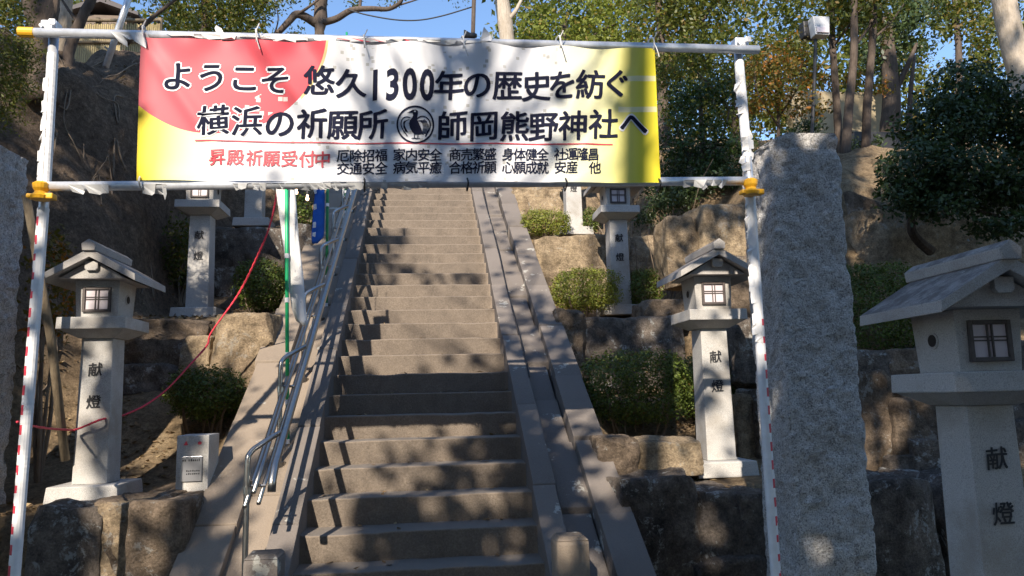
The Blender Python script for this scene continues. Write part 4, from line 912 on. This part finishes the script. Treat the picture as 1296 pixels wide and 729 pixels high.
obj('stem', join(tube(P, np.linspace(.05, .02, len(P)), 8), tube(smooth_path([atY(1200, 200, 6.3), atY(1260, 215, 6.2), atY(1300, 235, 6.2)], 4), .022, 7), tube(smooth_path([atY(1160, 250, 6.3), atY(1230, 265, 6.1), atY(1280, 280, 6.0)], 4), .018, 7)), M['bark'], t)
# ------------------------------------------------------------------ trees
def tree(label, trunk, blobs, mat, size, per=2.2, limbs=(), bark='bark', r0=.12, r1=.05, seed=1, sprig=8, shell=.75, group=None, name='tree', lump=.3, asp=.5, cat='tree'):
    T = [atY(*q) for q in trunk]; base = T[0].copy(); base[2] = float(ground_z(np.array([base[0]]), np.array([base[1]]), False)[0]) - .1
    if base[2] < T[0][2] - .3: T = [base] + T
    t = thing(name, label, cat, base, group); P = smooth_path(T, 5)
    V, Fc = tube(P, np.linspace(r0, r1, len(P)), 10); V = V + fbm(V, 5, 3, seed)[:, None] * r0 * .22 * np.array([1, 1, 0])
    obj('trunk', (V, Fc), M[bark], t, smooth=True)
    for L in limbs:
        w = L[0]; Pl = smooth_path([atY(*q) for q in L[1:]], 5); obj('limb', tube(Pl, np.linspace(w, w * .4, len(Pl)), 8), M[bark], t, smooth=True)
    if blobs: obj('crown', blob_leaves(blobs_px([b if len(b) == 6 else (*b, 1, .8) for b in blobs]), per * 2.3, size * .82, np.random.default_rng(seed), sprig, None, shell, asp, .3, lump), M[mat], t)
    return t
tree('bright yellow green leafy tree rising just above the right part of the banner', [(700, 240, 13.5), (705, 120, 13.5), (715, 20, 13.5)], [(690, 35, 13.4, 42), (735, 15, 13.5, 50), (775, 45, 13.2, 45), (800, 0, 13.4, 50), (668, 52, 13.2, 26), (740, 60, 13.2, 40)], 'ygreen', .12, 2.6, limbs=[(.05, (705, 120, 13.5), (680, 60, 13.4), (668, 40, 13.3)), (.05, (708, 80, 13.5), (760, 40, 13.3), (780, 30, 13.2))], seed=21)
tree('dark green broadleaf tree behind the top right corner of the banner', [(840, 200, 12.2), (838, 80, 12.2), (830, -40, 12.2)], [(835, 20, 12.2, 48), (880, 30, 12.0, 48), (860, -20, 12, 60), (905, -10, 11.8, 50), (820, 70, 12.1, 40), (870, 75, 11.8, 45)], 'canopy', .11, 2.4, seed=22, limbs=[(.05, (838, 90, 12.2), (880, 40, 12), (900, 10, 11.9))])
tree('glossy dark camellia between the banner edge and the right striped pole', [(893, 245, 9.2), (890, 190, 9.2), (885, 110, 9.2)], [(868, 125, 9.1, 38), (905, 115, 9.1, 34), (880, 165, 9.0, 42), (912, 185, 9.0, 30), (855, 190, 9.1, 32), (895, 215, 9.0, 30)], 'camellia', .075, 2.8, r0=.05, r1=.02, seed=23, limbs=[(.02, (891, 200, 9.2), (915, 170, 9.1), (925, 130, 9.1)), (.02, (890, 210, 9.2), (862, 180, 9.1), (855, 140, 9.1))], name='camellia', cat='bush')
tree('orange tinged autumn bush above the tall rough pillar', [(985, 185, 9.0), (985, 150, 9.0), (980, 100, 9.0)], [(965, 85, 8.9, 34), (1000, 75, 8.9, 36), (985, 115, 8.8, 36), (1010, 130, 8.8, 28), (960, 130, 8.9, 26), (1025, 95, 8.9, 22), (1045, 105, 9.3, 18), (1078, 98, 9.4, 18), (1112, 112, 9.6, 18), (1040, 140, 9.3, 12)], 'autumn', .075, 2.2, r0=.035, r1=.012, seed=24, limbs=[(.015, (985, 160, 9.0), (960, 120, 8.9), (955, 90, 8.9)), (.015, (985, 150, 9.0), (1010, 110, 8.9), (1015, 80, 8.9))], name='autumn_bush', cat='bush')
for k, (tr_, lab, w) in enumerate([([(1062, 215, 9.0), (1060, 150, 9.0), (1054, 60, 9.0), (1048, -60, 9.0)], 'slim straight grey trunk just right of the white floodlight', .055),
                               ([(1070, 205, 8.6), (1074, 140, 8.6), (1081, 60, 8.6), (1080, -60, 8.6)], 'slim dark trunk leaning right, second from the floodlight', .06),
                               ([(1095, 205, 8.8), (1098, 130, 8.8), (1104, 50, 8.8), (1108, -60, 8.8)], 'slim trunk with a forked top, third from the floodlight', .06)]):
    bb = [(1040 + 36 * k, -30, 8.8, 60), (1050 + 30 * k, 10, 8.7, 34), (1020 + 50 * k, 35, 8.9, 24)]
    tree(lab, tr_, bb, 'canopy', .085, 2.0, r0=w, r1=w * .7, seed=30 + k, group='slim trunks on the right slope', limbs=[(.02, tr_[2], (tr_[2][0] + 22, 30, 8.8), (tr_[2][0] + 40, 5, 8.8))])
tree('broad dark tree in the shade behind the slim trunks', [(1125, 180, 10.5), (1128, 120, 10.5), (1120, 20, 10.5)], [(1130, 45, 10.6, 36), (1105, 70, 10.7, 32), (1150, 20, 10.5, 42), (1085, 20, 10.6, 40), (1125, 95, 10.7, 26), (1160, 60, 10.6, 22)], 'shrub', .10, 3.4, r0=.16, r1=.10, seed=41, limbs=[(.06, (1126, 130, 10.5), (1150, 80, 10.4), (1160, 55, 10.4)), (.05, (1150, 175, 10.3), (1153, 110, 10.3), (1158, 70, 10.3))])
tree('airy tree with blue sky showing through, behind the layered shrub', [(1215, 130, 12.0), (1213, 60, 12.0), (1205, -40, 12.0)], [(1200, 20, 12, 34), (1235, 40, 12, 30), (1180, 10, 12.1, 30), (1225, 0, 12, 44), (1195, 92, 12.2, 16), (1240, 80, 12, 26), (1160, 70, 12.3, 24), (1175, 105, 12.4, 16), (1260, 50, 12, 30)], 'canopy', .11, 2.6, r0=.09, r1=.04, seed=42)
tree('thick pale smooth trunk at the upper right corner', [(1300, 130, 8.2), (1286, 70, 8.2), (1274, 20, 8.2), (1262, -60, 8.2)], [(1300, -60, 8.2, 90), (1240, -70, 8.1, 60)], 'canopy', .09, 1.4, bark='palebark', r0=.16, r1=.14, seed=43)
tree('tall textured trunk standing against the sky above the banner', [(648, 240, 12.8), (646, 120, 12.8), (640, 40, 12.8), (630, -50, 12.8)], [(640, -70, 12.8, 50), (690, -60, 12.8, 50), (600, -75, 12.8, 40)], 'canopy', .11, 1.5, bark='palebark', r0=.16, r1=.13, seed=44, limbs=[(.05, (640, 30, 12.8), (655, 10, 12.7), (668, -20, 12.7))])
tree('leafy understorey tree filling the gap behind the autumn bush', [(930, 200, 11.0), (932, 120, 11.0), (935, 60, 11.0)], [(845, 95, 11, 34), (880, 70, 11, 36), (920, 100, 11, 38), (955, 60, 11, 38), (990, 95, 11.2, 30), (860, 140, 11, 36), (905, 150, 11, 36), (945, 145, 11, 36), (985, 145, 11.2, 28), (1010, 60, 11.2, 30), (1030, 100, 11.4, 20)], 'canopy', .085, 2.6, r0=.08, r1=.04, seed=61, limbs=[(.03, (931, 150, 11), (900, 110, 11), (880, 90, 11)), (.03, (932, 130, 11), (960, 90, 11), (985, 70, 11))])
# bare branched tree against the sky
tree('bare dark limbed tree crossing the blue sky above the red part of the banner', [(404, 240, 11.8), (404, 120, 11.8), (404, 40, 11.8), (408, -40, 11.8)], [(325, 60, 11.9, 18), (375, 40, 12.2, 14), (450, -8, 11.9, 22), (500, -6, 12, 24), (575, -8, 12, 20), (350, -8, 11.8, 30), (390, -15, 11.8, 30)], 'canopy', .075, 1.3, r0=.13, r1=.09, seed=45,
     limbs=[(.075, (404, 32, 11.8), (378, 18, 11.7), (365, 28, 11.7), (345, 50, 11.7), (330, 70, 11.7)), (.06, (402, 30, 11.8), (425, 24, 11.7), (445, 13, 11.7), (470, 11, 11.6), (493, 11, 11.6), (508, 0, 11.5), (512, -25, 11.5)), (.03, (455, 13, 11.7), (456, -5, 11.7), (450, -25, 11.7)), (.03, (370, 22, 11.7), (392, 8, 11.6), (420, -15, 11.6)), (.018, (490, 11, 11.6), (520, 2, 11.5), (545, -6, 11.5)), (.015, (345, 50, 11.7), (352, 25, 11.7), (348, 0, 11.7))])
tree('dark evergreen behind the red left half of the banner, above the pipe', [(262, 120, 11.4), (262, 60, 11.4), (258, -40, 11.4)], [(225, 20, 11.4, 36), (265, 15, 11.3, 40), (300, 25, 11.3, 36), (325, 5, 11.4, 30), (245, 42, 11.2, 24), (285, -20, 11.3, 50), (210, -15, 11.4, 40)], 'canopy', .085, 2.6, seed=46)
tree('twisted bare trunk leaning over the earth bank beside the pipe frame top', [(92, 110, 7.6), (88, 70, 7.7), (100, 30, 7.7), (118, -10, 7.7), (128, -50, 7.7)], [(140, -30, 7.8, 40), (90, -40, 7.8, 40)], 'canopy', .07, 1.0, r0=.06, r1=.04, seed=47, limbs=[(.03, (160, 55, 8.2), (190, 25, 8.2), (215, 5, 8.2), (240, -15, 8.2)), (.02, (100, 30, 7.7), (85, 10, 7.7), (70, -15, 7.7))])
tree('thick gnarled trunk at the top left corner beside the overhanging conifer', [(52, 130, 7.0), (52, 60, 7.0), (50, 10, 7.0), (40, -40, 7.0)], [], 'canopy', .08, 1, r0=.13, r1=.14, seed=48, limbs=[(.06, (54, 40, 7.0), (68, 15, 7.0), (72, -20, 7.0))])
tree('overhanging conifer with yellowish tips in the upper left corner', [(-70, 250, 5.8), (-60, 120, 5.8), (-40, 10, 5.8), (-30, -60, 5.8)], [(8, 30, 5.8, 34), (30, 65, 5.7, 26), (5, 85, 5.7, 42), (25, 115, 5.6, 24), (5, 140, 5.6, 30), (-40, 80, 5.8, 60), (15, 0, 5.8, 30), (-40, 150, 5.7, 40)], 'conifer', .042, 3.4, r0=.12, r1=.05, seed=49, asp=.3)
# far-off wood on the hilltop behind everything
BW = []
rgw = np.random.default_rng(77)
for x in range(640, 1420, 26):
    for y in (165, 140, 112, 85, 58, 30, 0, -30):
        if 1178 < x < 1216 and 55 < y < 112: continue
        BW.append((x + rgw.uniform(-10, 10), y + rgw.uniform(-12, 12), rgw.uniform(15, 19), 26 if x < 1140 else 22, 1, .8))
for x in range(-80, 350, 26):
    for y in (80, 40, 5, -30):
        if 60 < x < 215 and y < 20 and rgw.random() < .6: continue
        BW.append((x + rgw.uniform(-10, 10), y + rgw.uniform(-10, 10), rgw.uniform(15, 19), 24, 1, .8))
tag(obj('woodland', blob_leaves(blobs_px(BW), 6, .17, rgw, 7, None, .8, .5, .3, .35), M['canopy'], loc=(0, 17, 5)), 'green woodland on the hilltop behind the steps', 'woodland', kind='stuff')
UG = blobs_px([(x, y, Y, r, 1, .7) for x, y, Y, r in [(838, 262, 8.9, 22), (862, 250, 9.0, 26), (850, 225, 9.4, 24), (890, 232, 9.0, 26), (925, 225, 8.8, 26), (955, 215, 8.8, 24), (815, 275, 9.0, 14), (905, 205, 9.4, 24), (1000, 175, 9.6, 18), (1025, 160, 9.7, 16), (870, 200, 9.6, 26), (940, 190, 9.4, 26), (835, 240, 9.6, 20), (960, 240, 8.4, 16), (1082, 186, 9.0, 11), (1070, 205, 8.6, 12), (1112, 178, 9.2, 9), (1088, 222, 8.2, 9)]])
tag(obj('undergrowth', blob_leaves(UG, 15, .055, np.random.default_rng(91), 7, .09, .8, .4, .2, .4), M['shrub'], loc=(2.8, 9, 3.5)), 'dark leafy undergrowth on the slope behind the big brown boulder', 'undergrowth', kind='stuff')
# undergrowth on the right slope behind the second right lantern: dead stems and leaf litter
rg = np.random.default_rng(5)
def scatter(n, x0, x1, y0, y1, size, name, mat, label, seed):
    rg = np.random.default_rng(seed); X = rg.uniform(x0, x1, n); Yy = rg.uniform(y0, y1, n); ok = (np.abs(X + .05) > 1.5) & (fbm(np.c_[X, Yy, X * 0], 1.4, 2, seed) > -.15)
    X, Yy = X[ok], Yy[ok]; Z = ground_z(X, Yy) + .012
    return tag(obj(name, leaves(np.c_[X, Yy, Z], np.tile([0, 0, 1.], (len(X), 1)), size, rg, .6, .0, .35), M[mat], loc=(0, 6, 1)), label, 'leaf litter', kind='stuff')
scatter(2600, -3.4, -1.45, 5.0, 9.5, .05, 'leaf_litter', 'litter', 'dry fallen leaves scattered over the soil left of the steps', 6)
scatter(2600, 1.35, 3.6, 5.2, 10.5, .05, 'leaf_litter', 'litter', 'dry fallen leaves scattered over the soil right of the steps', 7)
# roots hanging out of the earth bank
nl_ = 160; X = rg.uniform(XL + .02, XR - .02, nl_); k_ = rg.integers(1, 20, nl_); Yy = np.array([step_y(int(a) + 1) for a in k_]) - rg.random(nl_) ** 2 * .2 - .02; Z = zs(np.array([step_y(int(a)) for a in k_])) + .008
tag(obj('fallen_leaf', leaves(np.c_[X, Yy, Z], np.tile([0, 0, 1.], (nl_, 1)), .045, rg, .55, 0, .25), M['litter'], loc=(0, 6, 1)), 'a sprinkling of dry leaves lying on the stone steps', 'leaf litter', kind='stuff')
RT = []
for i in range(60):
    x = rg.uniform(-5.2, -2.9); y0 = rg.uniform(6.8, 9.6); P = []
    for k in range(7):
        yy = y0 - k * .09 * rg.uniform(.3, 1.2); x += rg.normal() * .05; P.append((x, yy, float(ground_z(np.array([x]), np.array([yy]))[0]) + .015 + rg.uniform(0, .03)))
    RT.append(tube(smooth_path(P, 3), np.linspace(rg.uniform(.006, .016), .003, 19), 5))
tag(obj('root', join(*RT), M['twig'], smooth=True), 'thin bare roots hanging out of the brown earth bank on the left', 'roots', kind='stuff')
STK = []
for i in range(70):
    x, y = rg.uniform(2.3, 3.4), rg.uniform(8.2, 10.4); z = float(ground_z(np.array([x]), np.array([y]))[0]); a = rg.normal(size=2) * .18; h = rg.uniform(.3, .9)
    STK.append(tube([(x, y, z - .05), (x + a[0] * .5, y + a[1] * .5, z + h * .6), (x + a[0] * 1.2, y + a[1], z + h)], [.010, .007, .003], 5))
tag(obj('undergrowth', join(*STK), M['twig'], loc=(2.8, 9, 3)), 'bare tangled stems on the soil slope right of the second right lantern', 'undergrowth', kind='stuff')
# ------------------------------------------------------------------ the wood behind the viewer, whose leaves shade the place
# which places in the photograph lie in sun ('L'), in leaf shade ('D') or in dapples (a number: the share of shade)
SHADE = [
 (.45, [(0, 0), (1296, 0), (1296, 729), (0, 729)]),
 (.72, [(0, 40), (345, 250), (345, 400), (150, 400), (60, 420), (0, 420)]), (.7, [(70, 60), (180, 60), (180, 300), (345, 300), (345, 395), (70, 395)]),
 # steps
 (.2, [(470, 235), (600, 235), (640, 465), (430, 465)]), ('L', [(520, 300), (600, 300), (605, 340), (520, 340)]), (.7, [(445, 320), (500, 318), (505, 345), (445, 345)]), (.8, [(455, 290), (520, 292), (520, 312), (455, 310)]), (.55, [(440, 345), (610, 342), (612, 356), (440, 358)]),
 ('D', [(380, 517), (660, 517), (700, 729), (370, 729)]),
 ('L', [(425, 527), (600, 527), (603, 545), (420, 545)]), ('L', [(405, 547), (535, 547), (535, 580), (400, 580)]), ('L', [(562, 549), (600, 549), (598, 570), (565, 572)]),
 ('L', [(396, 583), (520, 583), (500, 612), (390, 612)]), (.5, [(520, 583), (640, 583), (640, 610), (500, 612)]), ('L', [(545, 626), (672, 624), (672, 646), (545, 640)]), ('L', [(388, 622), (428, 622), (420, 650), (384, 650)]), (.45, [(420, 620), (540, 620), (540, 632), (425, 630)]),
 ('L', [(384, 664), (440, 664), (440, 694), (380, 694)]), ('L', [(400, 696), (500, 694), (450, 708), (390, 712)]), ('L', [(620, 690), (690, 690), (690, 700), (620, 702)]),
 # left kerb and ramp
 ('L', [(360, 420), (432, 420), (405, 560), (372, 690), (300, 690), (320, 600), (265, 560), (320, 480)]), ('D', [(395, 235), (472, 235), (432, 405), (360, 400)]), (.4, [(260, 560), (320, 560), (310, 640), (250, 640)]), ('D', [(230, 650), (305, 650), (290, 729), (220, 729)]),
 # left terrace
 ('L', [(60, 300), (113, 300), (112, 630), (58, 630)]), ('D', [(115, 310), (205, 310), (180, 635), (114, 635)]), ('L', [(158, 500), (235, 510), (220, 590), (158, 590)]), ('L', [(260, 395), (342, 395), (342, 500), (270, 470)]), (.55, [(150, 400), (262, 400), (262, 475), (150, 475)]),
 (.6, [(197, 463), (309, 463), (309, 530), (197, 530)]), ('D', [(220, 550), (260, 550), (258, 615), (220, 615)]), ('L', [(263, 552), (278, 552), (274, 612), (263, 612)]), ('D', [(25, 640), (118, 640), (118, 729), (20, 729)]), ('L', [(121, 640), (165, 640), (150, 729), (120, 729)]), (.45, [(165, 625), (262, 615), (230, 729), (155, 729)]), ('L', [(60, 634), (200, 628), (262, 612), (255, 622), (200, 640), (62, 642)]),
 (.85, [(215, 235), (350, 235), (350, 395), (215, 395)]),
 # banner and frame
 (.05, [(330, 46), (836, 60), (836, 231), (330, 231)]), ('L', [(173, 150), (345, 165), (330, 231), (173, 229)]), (.05, [(178, 46), (330, 50), (330, 165), (174, 150)]), ('L', [(640, 75), (720, 75), (700, 130), (640, 130)]), (.2, [(775, 90), (836, 90), (836, 231), (800, 231)]), ('L', [(345, 190), (385, 190), (370, 231), (345, 231)]), ('D', [(560, 62), (640, 62), (620, 80), (565, 78)]), (.55, [(430, 120), (520, 130), (520, 228), (430, 228)]),
 ('L', [(30, 28), (85, 28), (72, 240), (40, 240)]), ('L', [(30, 30), (400, 38), (640, 46), (640, 60), (30, 52)]), ('L', [(55, 228), (440, 230), (440, 244), (55, 244)]), (.3, [(344, 235), (390, 235), (392, 415), (355, 415)]),
 ('D', [(80, 0), (205, 0), (205, 26), (80, 26)]), ('D', [(0, 165), (44, 165), (20, 729), (0, 729)]),
 # right side
 (.35, [(600, 235), (640, 235), (700, 380), (690, 400), (640, 400), (610, 300)]), ('D', [(640, 455), (700, 455), (800, 729), (690, 729)]), (.5, [(645, 375), (700, 375), (720, 455), (640, 455)]), ('L', [(740, 598), (782, 598), (790, 628), (745, 630)]), ('L', [(775, 685), (795, 685), (800, 716), (780, 716)]), ('L', [(695, 668), (740, 668), (740, 688), (695, 688)]), ('D', [(694, 692), (742, 692), (742, 729), (694, 729)]), (.6, [(690, 530), (760, 520), (770, 560), (700, 570)]),
 ('L', [(640, 240), (740, 240), (850, 290), (850, 375), (700, 400)]), ('L', [(720, 235), (745, 235), (745, 296), (718, 296)]), ('D', [(757, 235), (820, 235), (830, 400), (775, 400)]), (.6, [(842, 255), (968, 255), (968, 420), (842, 330)]), (.65, [(700, 398), (870, 398), (870, 450), (720, 450)]), (.5, [(743, 446), (884, 446), (884, 530), (743, 530)]), ('L', [(815, 482), (872, 480), (872, 515), (830, 515)]), (.3, [(757, 535), (890, 535), (890, 600), (757, 600)]), (.4, [(862, 300), (948, 300), (955, 606), (862, 606)]), ('D', [(782, 612), (1000, 612), (1000, 729), (782, 729)]), ('L', [(893, 665), (918, 660), (912, 704), (888, 704)]),
 ('D', [(968, 180), (1104, 180), (1110, 729), (960, 729)]), (.75, [(975, 180), (1062, 180), (1062, 225), (975, 250)]), (.85, [(1010, 500), (1070, 500), (1060, 560), (1015, 560)]), (.55, [(1000, 690), (1045, 690), (1045, 729), (1000, 729)]),
 ('D', [(1090, 296), (1296, 296), (1296, 729), (1090, 729)]), ('L', [(1135, 502), (1168, 502), (1140, 540)]), (.5, [(1085, 540), (1132, 520), (1132, 580), (1095, 600)]), ('L', [(1085, 285), (1165, 285), (1140, 330), (1085, 332)]), (.75, [(1165, 270), (1280, 270), (1280, 300), (1160, 330)]), (.88, [(1120, 75), (1296, 75), (1296, 295), (1120, 295)]), ('L', [(1100, 178), (1130, 178), (1110, 235), (1085, 235)]), (.6, [(1010, 105), (1112, 105), (1112, 168), (1010, 168)]), (.8, [(838, 70), (930, 70), (930, 240), (838, 240)]), (.4, [(930, 60), (1030, 60), (1030, 165), (930, 165)]),
]
def inside(px, py, poly):
    c = np.zeros(len(px), bool); n = len(poly)
    for i in range(n):
        x0, y0 = poly[i]; x1, y1 = poly[(i + 1) % n]
        if y0 == y1: continue
        k = (y0 > py) != (y1 > py); c ^= k & (px < (x1 - x0) * (py - y0) / (y1 - y0) + x0)
    return c
dg = bpy.context.evaluated_depsgraph_get(); dg.update()
gx, gy = np.meshgrid(np.arange(2, 1296, 4.0), np.arange(2, 729, 4.0)); gx = gx.ravel(); gy = gy.ravel()
val = np.zeros(len(gx)); nz = vn(np.c_[gx, gy, gx * 0], 1 / 26., 3) * .5 + .5 * vn(np.c_[gx, gy, gx * 0], 1 / 11., 8)
wn = np.random.default_rng(2).random(len(gx))
th = lambda s: (.5 + .30 * nz) * .5 + wn * .5 < s
G3 = np.c_[gx, gy, gx * 0]; wx_ = gx + 9 * vn(G3, 1 / 30., 5) + 4 * vn(G3, 1 / 11., 6); wy_ = gy + 8 * vn(G3, 1 / 30., 7) + 4 * vn(G3, 1 / 11., 9)
for s, poly in SHADE:
    k = inside(wx_, wy_, poly); val[k] = 1.0 if s == 'D' else 0.0 if s == 'L' else th(s)[k]
NS = Vector(-SUN); eye = Vector(EYE); PT = []; PS = []
for i in range(len(gx)):
    d = Vector(ray(gx[i], gy[i])).normalized()
    hit, p, n, _, o, _ = SC.ray_cast(dg, eye, d)
    if not hit or p.y > 16: continue
    if n.dot(d) > 0: n = -n
    if o.name.startswith(('foliage', 'crown', 'woodland')) is False and n.dot(NS) < .03: continue
    if SC.ray_cast(dg, p + n * .01 + NS * .02, NS)[0] and not o.name.startswith(('foliage', 'crown', 'woodland')): continue
    PT.append(p[:]); PS.append(val[i])
PT = np.array(PT); PS = np.array(PS)
ea = np.cross([0, 0, 1.0], -SUN); ea /= np.linalg.norm(ea); eb = np.cross(-SUN, ea)
rg0 = np.random.default_rng(4)
CELL = .07; U0, V0, NU, NV = -14.0, -6.0, 400, 260
def cells(P): return np.floor((P @ ea - U0) / CELL).astype(int), np.floor((P @ eb - V0) / CELL).astype(int)
iu, iv = cells(PT); ok = (iu > 1) & (iv > 1) & (iu < NU - 2) & (iv < NV - 2); iu, iv, PS = iu[ok], iv[ok], PS[ok]
lit = np.zeros((NU, NV)); dk = np.zeros((NU, NV))
np.add.at(lit, (iu[PS < .5], iv[PS < .5]), 1); np.add.at(dk, (iu[PS > .5], iv[PS > .5]), 1)
def blur(a):
    b = a.copy()
    for ax in (0, 1): b = b + .6 * (np.roll(b, 1, ax) + np.roll(b, -1, ax))
    return b
lb, db = blur(lit), blur(dk)
is_lit = lb > db * 1.0 ; known = (lb + db) > 0
near_lit = is_lit & known
ratio = np.where(known, db / (db + lb + 1e-6), 0)
cnt = np.where(known, rg0.poisson(np.clip(-.85 * np.log(1.012 - ratio), 0, 5)), 0) + np.where(ratio > .93, 2, 0) * known
rg = np.random.default_rng(19)
cu, cv = np.nonzero(cnt); r_ = cnt[cu, cv]; cu = np.repeat(cu, r_); cv = np.repeat(cv, r_); cu = cu + rg.random(len(cu)); cv = cv + rg.random(len(cv))
uu_ = U0 + cu * CELL; vv_ = V0 + cv * CELL
# depth along the sunbeam: lumpy, so the leaves fill a crown and not a sheet; kept well out of the picture
nn = vn(np.c_[uu_, vv_, uu_ * 0], .55, 2) * 1.6 + rg.normal(size=len(uu_)) * .7
base = uu_[:, None] * ea + vv_[:, None] * eb           # point of the beam on the plane through the origin
tt = 8.0 + nn
LC = base - SUN * tt[:, None] * 1.0
def in_view(P, m=90):
    c = (P - EYE) @ R; z = c[:, 2]; px = CX + F * c[:, 0] / np.maximum(z, .05); py = CY + F * c[:, 1] / np.maximum(z, .05)
    return (z > .05) & (px > -m) & (px < 1296 + m) & (py > -m) & (py < 729 + m)
for _ in range(12):
    bad = in_view(LC) | (LC[:, 2] < 3.4); LC[bad] -= SUN * .8
keep = ~in_view(LC); LC = LC[keep]
N_ = np.tile(-SUN, (len(LC), 1)) + rg.normal(size=(len(LC), 3)) * .5
TR = [(-5.5, -7.5), (-2.2, -6.0), (1.5, -7.0), (-8.5, -4.5), (4.8, -5.5), (-6.5, .5)]
LBL = 'tall broadleaf tree standing behind the photographer and shading the steps'
# filler crowns that close the wood behind and at both sides without covering the sunny places
FB = []
for (x, y, z, r) in [(-8, -8, 7, 3.4), (-4, -10, 8, 3.2), (0, -11, 9, 3.6), (5, -9, 7, 3.4), (9, -6, 7, 3.6), (-3, -6, 11, 2.6), (-7, -4, 10, 2.4), (2, -8, 6, 2.5), (12, -10, 6, 4), (-13, -9, 6, 4), (0, -14, 4, 4), (-6, -13, 4, 4), (6, -13, 4, 4), (-11, -10, 3, 4), (11, -10, 3, 4), (0, -12, 13, 4), (-1, -3, 8, 2.2), (3.5, -1.5, 8, 2.2), (-4.5, 0, 9, 2)]:
    m_ = int(260 * r * r); d = rg.normal(size=(m_, 3)); d /= np.linalg.norm(d, axis=1)[:, None]; FB.append(np.array([x, y, z]) + d * r * (rg.random((m_, 1)) ** .45) * [1, 1, .8])
FB = np.concatenate(FB)
iu, iv = cells(FB); inb = (iu >= 0) & (iv >= 0) & (iu < NU) & (iv < NV)
nl = blur(blur(near_lit.astype(float))) > 0
cov = np.zeros(len(FB), bool); cov[inb] = nl[iu[inb], iv[inb]] | known[iu[inb], iv[inb]]
FB = FB[~cov & ~in_view(FB, 60)]
ALL = np.concatenate([LC, FB]); AN = np.concatenate([N_, rg.normal(size=(len(FB), 3))]); SZ = np.concatenate([np.full(len(LC), .17), np.full(len(FB), .42)])
tx_ = np.array(TR); own = np.argmin(((ALL[:, None, :2] - tx_[None]) ** 2).sum(2), 1)
for k, (x, y) in enumerate(TR):
    s_ = own == k
    t = thing('shade_tree', LBL, 'tree', (x, y, 0), 'shade trees behind the photographer')
    mm = rg.random(s_.sum()) * 0 + 1
    V, Fc = leaves(ALL[s_], AN[s_], 1.0, rg, .62, 0, .25)
    c = ALL[s_]; V = (V.reshape(-1, 4, 3) - c[:, None]) * SZ[s_][:, None, None] + c[:, None]
    obj('crown', (V.reshape(-1, 3), Fc), M['shadeleaf'], t)
    zt = 11 if k != 5 else 10
    P = smooth_path([(x, y, -.1), (x + .1, y, 3), (x - .1, y + .1, 6.5), (x + .1, y, zt)], 5); obj('trunk', tube(P, np.linspace(.17, .07, len(P)), 10), M['bark'], t, smooth=True)
    for j in range(5):
        a = rg.uniform(0, 6.28); z0 = rg.uniform(4.5, 8); L = rg.uniform(1.5, 3.2)
        Pl = np.array([(x, y, z0), (x + .5 * L * math.cos(a), y + .5 * L * math.sin(a), z0 + .5), (x + L * math.cos(a), y + L * math.sin(a), z0 + 1.1)])
        if in_view(Pl, 80).any(): continue
        obj('limb', tube(smooth_path(Pl, 4), np.linspace(.06, .02, 9), 7), M['bark'], t, smooth=True)
# two slim trunks whose long shadows cross the banner and the lower steps
for (px, r, yy) in [(609, .062, -4.2), (566, .05, -5.0), (470, .035, -4.6)]:
    q = atY(px, 150, 3.87); x = q[0] + SUN[0] / SUN[1] * (yy - 3.87)
    t = thing('slim_tree', 'slim straight tree standing behind the photographer', 'tree', (x, yy, 0), 'slim trees behind the photographer')
    obj('trunk', tube(smooth_path([(x, yy, -.1), (x + .02, yy, 4), (x - .02, yy, 8), (x + .05, yy, 12)], 5), np.linspace(r, r * .6, 16), 9), M['bark'], t, smooth=True)
    for j in range(9):
        q = atY(rg.uniform(px - 200, px + 230), rg.uniform(20, 250), 3.87); e_ = q - SUN / SUN[1] * (q[1] - yy - rg.uniform(-.4, .4))
        z0 = e_[2] - abs(e_[0] - x) * rg.uniform(.3, 1.1) - .2; md = np.array([x * .45 + e_[0] * .55, yy * .5 + e_[1] * .5, z0 * .55 + e_[2] * .45]); ex = e_ + (e_ - md) * .8 + np.array([0, 0, .3])
        obj('limb', tube(smooth_path([(x, yy, z0), md, e_, ex], 4), np.linspace(rg.uniform(.018, .034), .006, 13), 6), M['bark'], t, smooth=True)
    for j in range(7):
        z0 = rg.uniform(7.2, 10.5); L = rg.uniform(.7, 1.6); a = rg.choice([-1, 1]) 
        obj('limb', tube([(x, yy, z0), (x + a * L * .5, yy + rg.uniform(-.3, .3), z0 + .4), (x + a * L, yy + rg.uniform(-.5, .5), z0 + rg.uniform(.6, 1.4))], [.022, .016, .006], 6), M['bark'], t, smooth=True)
